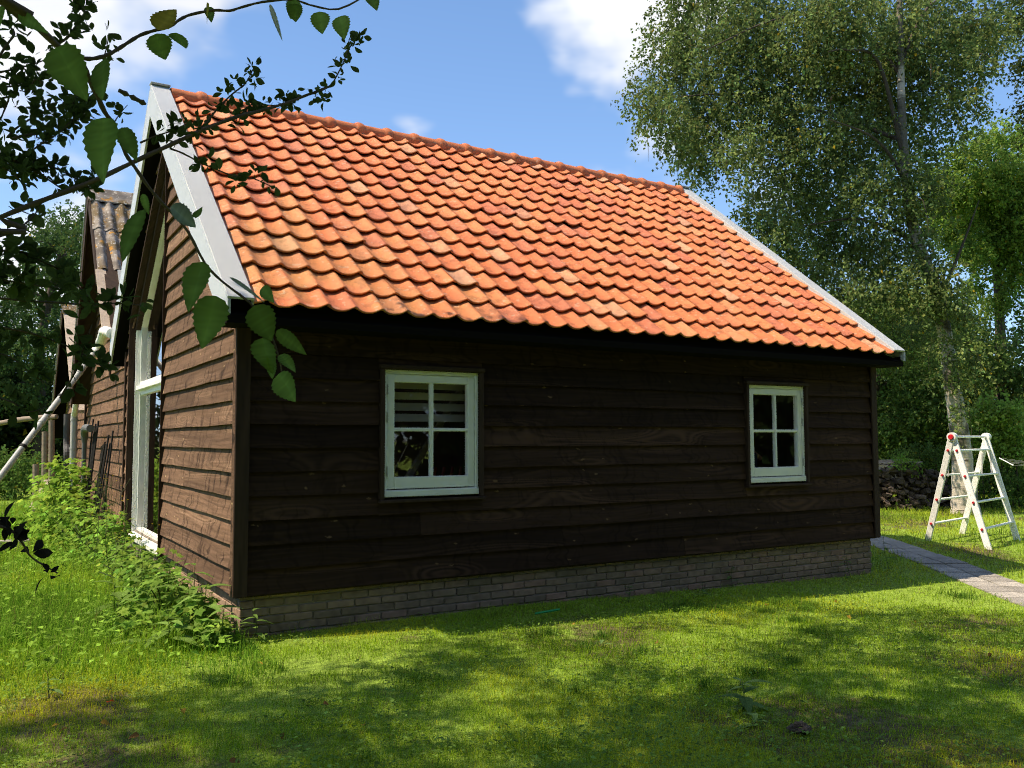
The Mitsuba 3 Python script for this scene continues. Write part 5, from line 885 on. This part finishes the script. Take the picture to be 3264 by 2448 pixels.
BARK_C = V(.035, .028, .024)
ha = thing('hanging_branch', 'thin dark twig with large toothed leaves hanging down at the upper left', 'branch')
sp = spline([(-3.6, -4.4, 3.0), (-2.2, -5.0, 2.35)] + B['A'], 3)
obj('stem', tube(sp, np.interp(np.arange(len(sp)) / len(sp), [0, .12, .35, .6, 1], [.011, .0058, .0044, .0030, .0014]) * (1 + .12 * np.sin(np.arange(len(sp)) * 1.7)), 7), 'bark', ha, smooth=True)
leafy_branch(ha, B['AL'][:19])
hb = thing('hanging_branch', 'thin twig with a yellowing leaf crossing the top edge at the left', 'branch')
sp = spline(B['B'], 3)
obj('stem', tube(sp, np.linspace(.0034, .0016, len(sp)) * (1 + .15 * np.sin(np.arange(len(sp)) * 2.1)), 7), 'bark', hb, smooth=True)
leafy_branch(hb, B['AL'][19:])


def plum(name, label, twigs, seed, cat='branch', root=None, ln=.029, col=(.06, .095, .026), dead=False):
    t = thing(name, label, cat)
    g = random.Random(seed); leaves = []
    for pts, cnt, rad in twigs:
        sp = spline(([root] + pts) if (root is not None and cnt == 0) else pts, 4)
        obj('twig', tube(sp, np.linspace(rad, rad * .45, len(sp)) * (1 + .12 * np.sin(np.arange(len(sp)) * 1.9)), 6), 'bark', t, smooth=True)
        k = 0
        cnt = int(cnt * 1.35)
        while k < cnt:
            a = g.random() ** .8 * (len(sp) - 1.01); i = int(a); p = sp[i] + (sp[i + 1] - sp[i]) * (a - i)
            cl = V(g.gauss(0, .012), g.gauss(0, .012), g.gauss(.004, .012))
            for _ in range(min(g.randint(2, 5), cnt - k)):
                d = V(g.gauss(0, 1), g.gauss(0, 1), g.gauss(.15, 1)); d /= np.linalg.norm(d)
                L_ = ln * g.uniform(.55, 1.35)
                b = p + cl + d * .006
                leaves.append((leaf_mesh(b, b + d * L_, L_ * g.uniform(.42, .7), 5, .0, g.uniform(.1, .5), g.uniform(-.1, .35) + (.5 if dead else 0), nrm=(g.gauss(0, 1), g.gauss(0, 1), g.gauss(.5, 1)), shape='obovate'), V(*col) * g.uniform(.7, 1.4)))
                k += 1
    leaves.sort(key=lambda m: -np.ptp(m[0][0], axis=0).sum())
    for m, c in leaves[:300]: obj('leaf', m, 'leaf', t, color=c)
    if leaves[300:]:
        k = obj('foliage', join([m for m, _ in leaves[300:]]), 'leaf', t, color=np.vstack([np.tile(c, (len(m[0]), 1)) for m, c in leaves[300:]]))
        labels[k] = {'kind': 'stuff', 'label': 'smaller leaves of the thorny branch'}


plum('thorny_branch', 'long thorny branch with clusters of small leaves reaching across the gable peak', B['plum_up'][:6], 1, root=[-3.2, -3.9, 1.9])
plum('thorny_branch', 'dense tangle of small-leaved twigs against the sky at the upper left edge', B['plum_up'][6:], 2)
plum('thorny_branch', 'small-leaved twigs hanging before the low shed and drainpipe at the left', B['plum_low'], 3, ln=.042)
plum('withered_branch', 'drooping twig with dark withered leaves low at the left edge', B['dead'], 4, ln=.04, col=(.02, .02, .016), dead=True)

# ---------------------------------------------------------------- bush and weeds along the gable
PALM = [(0, .10), (.35, .52), (.12, .26), (-.1, .5)]


def palmate(c, ax, nm, R):
    """five-lobed leaf"""
    x, y, z = frame(nm); ax = ax - z * (ax @ z); ax /= np.linalg.norm(ax); sd = np.cross(z, ax)
    ang = np.radians([-160, -125, -95, -62, -35, 0, 35, 62, 95, 125, 160]); rad = np.array([.32, .62, .46, .86, .60, 1., .60, .86, .46, .62, .32])
    v = [c] + [c + (ax * math.cos(a) + sd * math.sin(a)) * R * r - z * R * .28 * r * r + z * (.1 * R if i % 2 else 0) for i, (a, r) in enumerate(zip(ang, rad))]
    return np.array(v), np.array([[0, i, i + 1] for i in range(1, 11)])


def big_bush(name, label, spots, n, R, col, seed, cat='bush', height=.5):
    t = thing(name, label, cat); g = random.Random(seed); L_ = []
    for x, y, z, r in spots:
        z0 = float(ground(x, y))
        for _ in range(5):
            e = V(x + g.gauss(0, r * .5), y + g.gauss(0, r * .5), z + g.uniform(-.1, .5) * r)
            obj('stem', tube(spline([V(x + g.gauss(0, .08), y + g.gauss(0, .08), z0 - .03), (V(x, y, z0) + e) / 2 + V(0, 0, .05), e], 3), .005, 5), 'plain', t, color=(.06, .09, .03))
    per = n // len(spots)
    for x, y, z, r in spots:
        for _ in range(per):
            d = V(g.gauss(0, 1), g.gauss(0, 1), g.gauss(0, 1)); d /= np.linalg.norm(d)
            p = V(x, y, z) + d * r * g.random() ** .4
            zg = float(ground(p[0], p[1])) + .04
            if p[2] < zg: p[2] = zg + g.random() * .15
            if p[0] > -.07: p[0] = -.07 - g.random() * .2
            nm = d * .5 + V(g.gauss(-.3, .45), g.gauss(0, .45), 1.)
            L_.append((palmate(p, d + V(0, 0, -.4), nm, R * g.uniform(.5, 1.25)), V(*col) * math.exp(g.gauss(0, .28)) * V(math.exp(g.gauss(0, .12)), 1, 1), p))
    L_.sort(key=lambda a: np.linalg.norm(a[2] - CAM))
    for m, c, _ in L_[:220]: obj('leaf', m, 'leaf', t, color=c)
    k = obj('foliage', join([m for m, _, _ in L_[220:]]), 'leaf', t, color=np.vstack([np.tile(c, (len(m[0]), 1)) for m, c, _ in L_[220:]]))
    labels[k] = {'kind': 'stuff', 'label': 'inner and further leaves of the bush'}


big_bush('leafy_bush', 'bright green broad-leaved bush growing along the barn wall', [(-.55, 8.9, .55, .45), (-.55, 8.2, .70, .5), (-.5, 7.5, .75, .5), (-.5, 6.9, .55, .5), (-.75, 7.6, .35, .45), (-.6, 6.3, .5, .42), (-.8, 6.9, .25, .35), (-.45, 7.9, 1.0, .3), (-.7, 8.5, .3, .4)], 1500, .072, (.23, .38, .05), 3)
big_bush('leafy_bush', 'lower nettle-like bush below the tall gable window', [(-.45, 5.6, .45, .42), (-.4, 5.0, .38, .38), (-.35, 4.4, .36, .34), (-.6, 5.3, .15, .3), (-.3, 3.8, .34, .30), (-.6, 4.5, .15, .25), (-.28, 3.2, .28, .28), (-.26, 4.1, .55, .2), (-.3, 2.7, .22, .24)], 1600, .046, (.22, .37, .055), 4)

big_bush('low_weeds', 'bright broad-leaved weeds hugging the brick plinth at the near corner', [(-.2, .2, .24, .22), (-.32, .8, .28, .25), (-.25, 1.5, .32, .27), (-.3, 2.2, .28, .26), (-.55, .5, .12, .25), (-.1, -.12, .14, .16)], 950, .052, (.19, .33, .055), 6, cat='weeds')


def weed(name, label, x, y, h, nl, ll, col, seed, flower=0, spread=.12, group=None, cat='weed'):
    t = thing(name, label, cat, group); g = random.Random(seed); z0 = float(ground(x, y))
    top = V(x + g.gauss(0, .08) * h, y + g.gauss(0, .08) * h, z0 + h)
    st_ = spline([V(x, y, z0 - .02), (V(x, y, z0) + top) / 2 + V(g.gauss(0, .02), g.gauss(0, .02), 0), top], 5)
    obj('stem', tube(st_, np.linspace(.004, .0018, len(st_)), 5), 'plain', t, color=(.07, .10, .03))
    for i in range(nl):
        a = i * 2.4 + g.random(); f_ = (.08 + .87 * i / max(1, nl)) if not flower else (.03 + .5 * i / nl)
        p = st_[min(len(st_) - 1, int(f_ * len(st_)))]
        d = V(math.cos(a), math.sin(a), g.uniform(-.1, .5)); L_ = ll * g.uniform(.6, 1.2) * (1.1 - .5 * f_)
        obj('leaf', leaf_mesh(p, p + d * L_, L_ * .42, 8, .07, .25, .3, nrm=(0, 0, 1) if abs(d[2]) < .8 else (1, 0, 0), shape='lance'), 'leaf', t, color=V(*col) * g.uniform(.75, 1.3))
    for i in range(flower):
        p = top + V(g.gauss(0, spread), g.gauss(0, spread), g.uniform(-.25, .05) * h)
        q = st_[int(len(st_) * .7)]
        obj('flower_stalk', tube([q, (p + q) / 2 + V(0, 0, -.02), p], .0014, 4), 'plain', t, color=(.09, .12, .04))
        m = join([leaf_mesh(p, p + V(math.cos(b), math.sin(b), .35) * .013, .007, 3, 0, .1, 0, nrm=(0, 0, 1)) for b in np.arange(6) * 1.05])
        obj('flower', m, 'leaf', t, color=(.62, .42, .02) if g.random() < .75 else (.30, .30, .22))


for i, (x, y, h) in enumerate(((-.22, 4.75, 1.05), (-.30, 4.1, 1.0), (-.25, 3.5, .85), (-.4, 3.0, .7), (-.34, 5.2, 1.1), (-.5, 2.6, .55), (-.2, 2.9, .62), (-.55, 3.6, .8))):
    weed('yellow_weed', 'thin tall weed with small yellow flowers before the gable window', x, y, h, 7, .12, (.16, .26, .06), 50 + i, flower=7, spread=.10, group='tall yellow-flowered weeds')
for i, (x, y, h, n, l, lab) in enumerate(((-.18, .10, .42, 11, .17, 'broad-leaved weed right at the near corner of the house'), (-.28, .55, .40, 12, .16, 'leafy weed against the brick plinth left of the near corner'), (-.45, .0, .22, 9, .20, 'low dock plant with large leaves before the near corner'),
                                         (-.22, 1.05, .42, 12, .15, 'bright weed beside the lit bricks of the gable plinth'), (-.40, 1.5, .45, 12, .14, 'tall weed halfway along the gable plinth'), (.12, -.12, .25, 9, .10, 'small weed in front of the dark plinth at the near corner'), (-.25, 2.0, .5, 12, .13, 'leafy weed under the weatherboards right of the gable window'), (-.12, -.22, .30, 10, .13, 'upright weed just in front of the near corner board'), (-.55, .75, .34, 11, .14, 'weed in the long grass left of the near corner'), (-.2, .38, .55, 13, .12, 'tallest weed beside the near corner board'), (-.6, 1.25, .3, 10, .15, 'weed spreading over the grass before the lit bricks'), (-.35, 2.5, .5, 13, .12, 'tall weed right of the sill of the gable window'))):
    weed('broad_weed', lab, x, y, h, n, l * 1.5, (.19, .31, .07), 70 + i)
for i, (x, y, h, n, l, lab) in enumerate(((1.89, -3.02, .14, 8, .19, 'dock rosette with long pale leaves in the shaded foreground lawn'), (2.1, -1.53, .07, 5, .10, 'small broad-leaved weed in the sunlit lawn before the wide window'), (1.75, -3.25, .08, 5, .12, 'low weed left of the dock rosette'),
                                         (2.15, -2.75, .06, 4, .10, 'low weed right of the dock rosette'), (4.9, .02, .22, 9, .10, 'weed growing against the plinth below the small window'), (3.4, -.18, .16, 8, .09, 'weed in the shade at the middle of the plinth'), (6.6, -.05, .25, 10, .10, 'weed at the plinth near the far corner'), (7.35, .0, .55, 9, .12, 'tall weed at the far corner of the house beside the path'), (-1.2, -.95, .12, 6, .1, 'small weed at the edge of shade in the left lawn'), (4.2, -.3, .14, 8, .08, 'small weed in the shade between the two windows'))):
    weed('lawn_weed', lab, x, y, h, n, l, (.15, .25, .08), 90 + i)

# ---------------------------------------------------------------- fallen leaves, clod
fl = random.Random(9)
for i in range(34):
    x, y = fl.uniform(-2, 6), fl.uniform(-4.2, -.6)
    if i < 4: x, y = ((-.96, -1.33), (-.05, -.85), (.0, -1.9), (2.9, -3.0))[i]
    z = float(ground(x, y)) + .035
    d = V(fl.gauss(0, 1), fl.gauss(0, 1), fl.gauss(0, .3)); d /= np.linalg.norm(d)
    cc = (.50, .09, .02) if i == 0 else ((.42, .28, .05) if fl.random() < .6 else (.26, .14, .05))
    k = obj('fallen_leaf', leaf_mesh(V(x, y, z), V(x, y, z) + d * fl.uniform(.03, .05), .03, 5, 0, .4, .4, nrm=(fl.gauss(0, .5), fl.gauss(0, .5), 1)), 'leaf', color=cc)
    tag(k, 'red fallen leaf on the shaded lawn at the lower left' if i == 0 else 'small yellow-brown fallen leaf on the lawn', 'leaf', None if i == 0 else 'fallen leaves on the lawn')
ico = trimesh.creation.icosphere(3, .038); vv = np.array(ico.vertices); vv = vv * (1 + 2.2 * (fbm(vv * 34, 4)[:, None] - .5)) * V(1.2, 1, .8) + V(1.83, -3.45, float(ground(1.83, -3.45)) + .03)
tag(obj('earth_clod', (vv, np.array(ico.faces)), 'log_wood', uv=(.25, .3)), 'dark lump of wood and earth in the lower right lawn', 'clod')


# ---------------------------------------------------------------- grass
def on_lawn(x, y):
    ok = ~((x > .06) & (x < L - .05) & (y > .06) & (y < 12)) & ~((x > .0) & (x < 4) & (y > 5) & (y < 16))
    n_ = x * PN[0] + y * PN[1]; s_ = x * PD[0] + y * PD[1]
    return ok & ~((n_ > 6.435) & (n_ < 6.945) & (s_ > 2.0) & (s_ < 8.4))


def grass(n, r0, r1, th0, th1, hmin, hmax, wid, seed, col, area=None, dens=None, tall=0, dry=.08, tufts=None):
    g = np.random.default_rng(seed)
    r = np.exp(g.uniform(np.log(r0), np.log(r1), n)); th = g.uniform(th0, th1, n)
    x, y = CAM[0] + r * np.cos(th), CAM[1] + r * np.sin(th)
    if tufts is not None:
        k = g.integers(0, len(tufts), n); rad = tufts[k, 2] * np.abs(g.normal(0, .6, n)); th = g.uniform(0, 6.283, n)
        x, y = tufts[k, 0] + rad * np.cos(th), tufts[k, 1] + rad * np.sin(th); r = np.hypot(x - CAM[0], y - CAM[1])
    p = np.stack([x, y, 0 * x], -1)
    a, b = fbm(p * .9 + 7, 3, 4), fbm(p * 4.5 + 2, 3, 6)
    ok = on_lawn(x, y)
    if area is not None: ok &= area(x, y)
    if dens is not None: ok &= g.random(n) < dens(x, y, a, b)
    x, y, r, a, b = x[ok], y[ok], r[ok], a[ok], b[ok]; n = len(x)
    z = ground(x, y)
    h = g.uniform(hmin, hmax, n) * (.55 + .9 * b)
    if tall and tufts is None: h = h * np.clip(.35 + .55 * (y + .6), .35, 1)
    w = np.maximum(wid, r * .0005) * g.uniform(.7, 1.3, n)
    az = g.uniform(0, 2 * np.pi, n); lean = g.uniform(.2, 1.25, n) * (1 if not tall else .75); la = az + g.normal(0, .8, n) + np.pi / 2
    base = np.stack([x, y, z - .004], -1); sd = np.stack([np.cos(az), np.sin(az), 0 * az], -1) * (w / 2)[:, None]
    ld = np.stack([np.cos(la), np.sin(la), 0 * la], -1)
    mid = base + ld * (h * lean * .25)[:, None] + V(0, 0, 1) * (h * .6)[:, None]
    tip = base + ld * (h * lean * .8)[:, None] + V(0, 0, 1) * (h * (1.05 - .5 * lean))[:, None]
    v = np.stack([base - sd, base + sd, mid + sd * .75, mid - sd * .75, tip], 1).reshape(-1, 3)
    i = np.arange(n) * 5
    f = np.vstack([np.stack([i, i + 1, i + 2], 1), np.stack([i, i + 2, i + 3], 1), np.stack([i + 3, i + 2, i + 4], 1)])
    c = np.array(col) * np.exp(g.normal(0, .22, (n, 1)) + (a[:, None] - .5) * 1.1)
    t = np.clip((a - .40) / .25, 0, 1)[:, None]
    c = c * (1 - t) + c * V(1.25, 1.0, .8) * t
    m = g.random(n) < dry; c[m] = V(.23, .19, .07) * g.uniform(.6, 1.2, (m.sum(), 1))
    return (v, f), np.repeat(np.clip(c, .01, .6), 5, 0)


A0 = math.radians(58.66)
bare = lambda x, y, a, b: np.clip(.95 + 2.2 * (a - .42) + 1.6 * (b - .45) + .6 * np.clip((x - .5) / 2.5, 0, 1), .08, 1)
m1, c1 = grass(300000, 3.2, 9, A0 - .70, A0 + .70, .020, .052, .0019, 1, (.35, .55, .030), dens=bare)
m5, c5 = grass(130000, 9, 30, A0 - .70, A0 + .70, .025, .060, .004, 6, (.35, .55, .030), dens=bare)
lush = lambda x, y: (x < .08) & (y < 15) & (y > -.7 + 1.6 * (fbm(np.stack([x * 2, y * 2, 0 * x], -1), 3, 21) - .5) + .25 * np.random.default_rng(3).normal(size=x.shape))
m2, c2 = grass(100000, 5, 22, A0 + .1, A0 + .72, .06, .30, .0045, 2, (.23, .44, .045), area=lush, tall=1, dry=.03)
edge = lambda x, y: ((x > -.3) & (x < 7.3) & (y > -.38) & (y < .07))
m3, c3 = grass(36000, 5, 16, A0 - .6, A0 + .35, .05, .15, .004, 3, (.18, .30, .035), area=edge, dens=lambda x, y, a, b: np.clip(2.2 * (b - .33) - (y < -.2) * .25, 0, 1), tall=1)
far_ = lambda x, y: (x > 7.2)
m4, c4 = grass(60000, 11, 26, A0 - .72, A0 - .1, .06, .16, .004, 4, (.24, .38, .04), area=far_, dens=lambda x, y, a, b: np.clip(.25 + .75 * (y > 3.6), 0, 1))
tg = np.random.default_rng(31)
tf = np.stack([tg.uniform(-2.5, 8, 60), tg.uniform(-4.6, -.5, 60), tg.uniform(.08, .30, 60)], -1)
m6, c6 = grass(20000, 3, 12, 0, 1, .035, .085, .0022, 7, (.13, .27, .035), tufts=tf, tall=1, dry=.02)
m_, c_ = join([m1, m2, m3, m4, m5, m6]), np.vstack([c1, c2, c3, c4, c5, c6])
tag(obj('grass', m_, 'blade', color=c_), 'short and long grass of the lawn around the house', 'grass', kind='stuff')


def clover(n, seed):
    g = np.random.default_rng(seed)
    r = np.exp(g.uniform(np.log(2.6), np.log(14), n)); th = g.uniform(A0 - .7, A0 + .7, n)
    x, y = CAM[0] + r * np.cos(th), CAM[1] + r * np.sin(th)
    k = fbm(np.stack([x * 1.3, y * 1.3, 0 * x + 4], -1), 3, 2)
    ok = on_lawn(x, y) & (k > .5); x, y = x[ok], y[ok]; n = len(x)
    c = np.stack([x, y, ground(x, y) + g.uniform(.012, .05, n)], -1)
    az = g.uniform(0, 6.28, n); ax = np.stack([np.cos(az), np.sin(az), g.uniform(-.2, .5, n)], -1)
    v, f = cards(c, ax, np.stack([g.normal(0, .3, n), g.normal(0, .3, n), 1 + 0 * x], -1), g.uniform(.012, .034, n), g.uniform(.010, .022, n), .15)
    return (v, f), np.repeat(np.array((.17, .28, .055)) * np.exp(g.normal(0, .3, (n, 1))), 4, 0)


m, c = clover(42000, 5)
tag(obj('clover', m, 'leaf', color=c), 'small clover and creeping weeds among the lawn grass', 'clover', kind='stuff')
lw = np.random.default_rng(12)
n = 4200
xx, yy = lw.uniform(-2.4, -.05, n), lw.uniform(-.6, 8.5, n)
cc_ = np.stack([xx, yy, ground(xx, yy) + lw.uniform(.05, .20, n) * (.4 + 1.2 * fbm(np.stack([xx, yy, 0 * xx], -1) * 1.5, 3, 9))], -1)
az = lw.uniform(0, 6.28, n)
v, f = cards(cc_, np.stack([np.cos(az), np.sin(az), lw.uniform(-.5, .6, n)], -1), np.stack([lw.normal(0, .5, n), lw.normal(0, .5, n), 1 + 0 * xx], -1), lw.uniform(.03, .075, n), lw.uniform(.02, .045, n), .2)
tag(obj('ground_herbs', (v, f), 'leaf', color=np.repeat(V(.24, .40, .055) * np.exp(lw.normal(0, .3, (n, 1))), 4, 0)), 'leafy herbs mixed into the long sunlit grass at the left', 'herbs', kind='stuff')
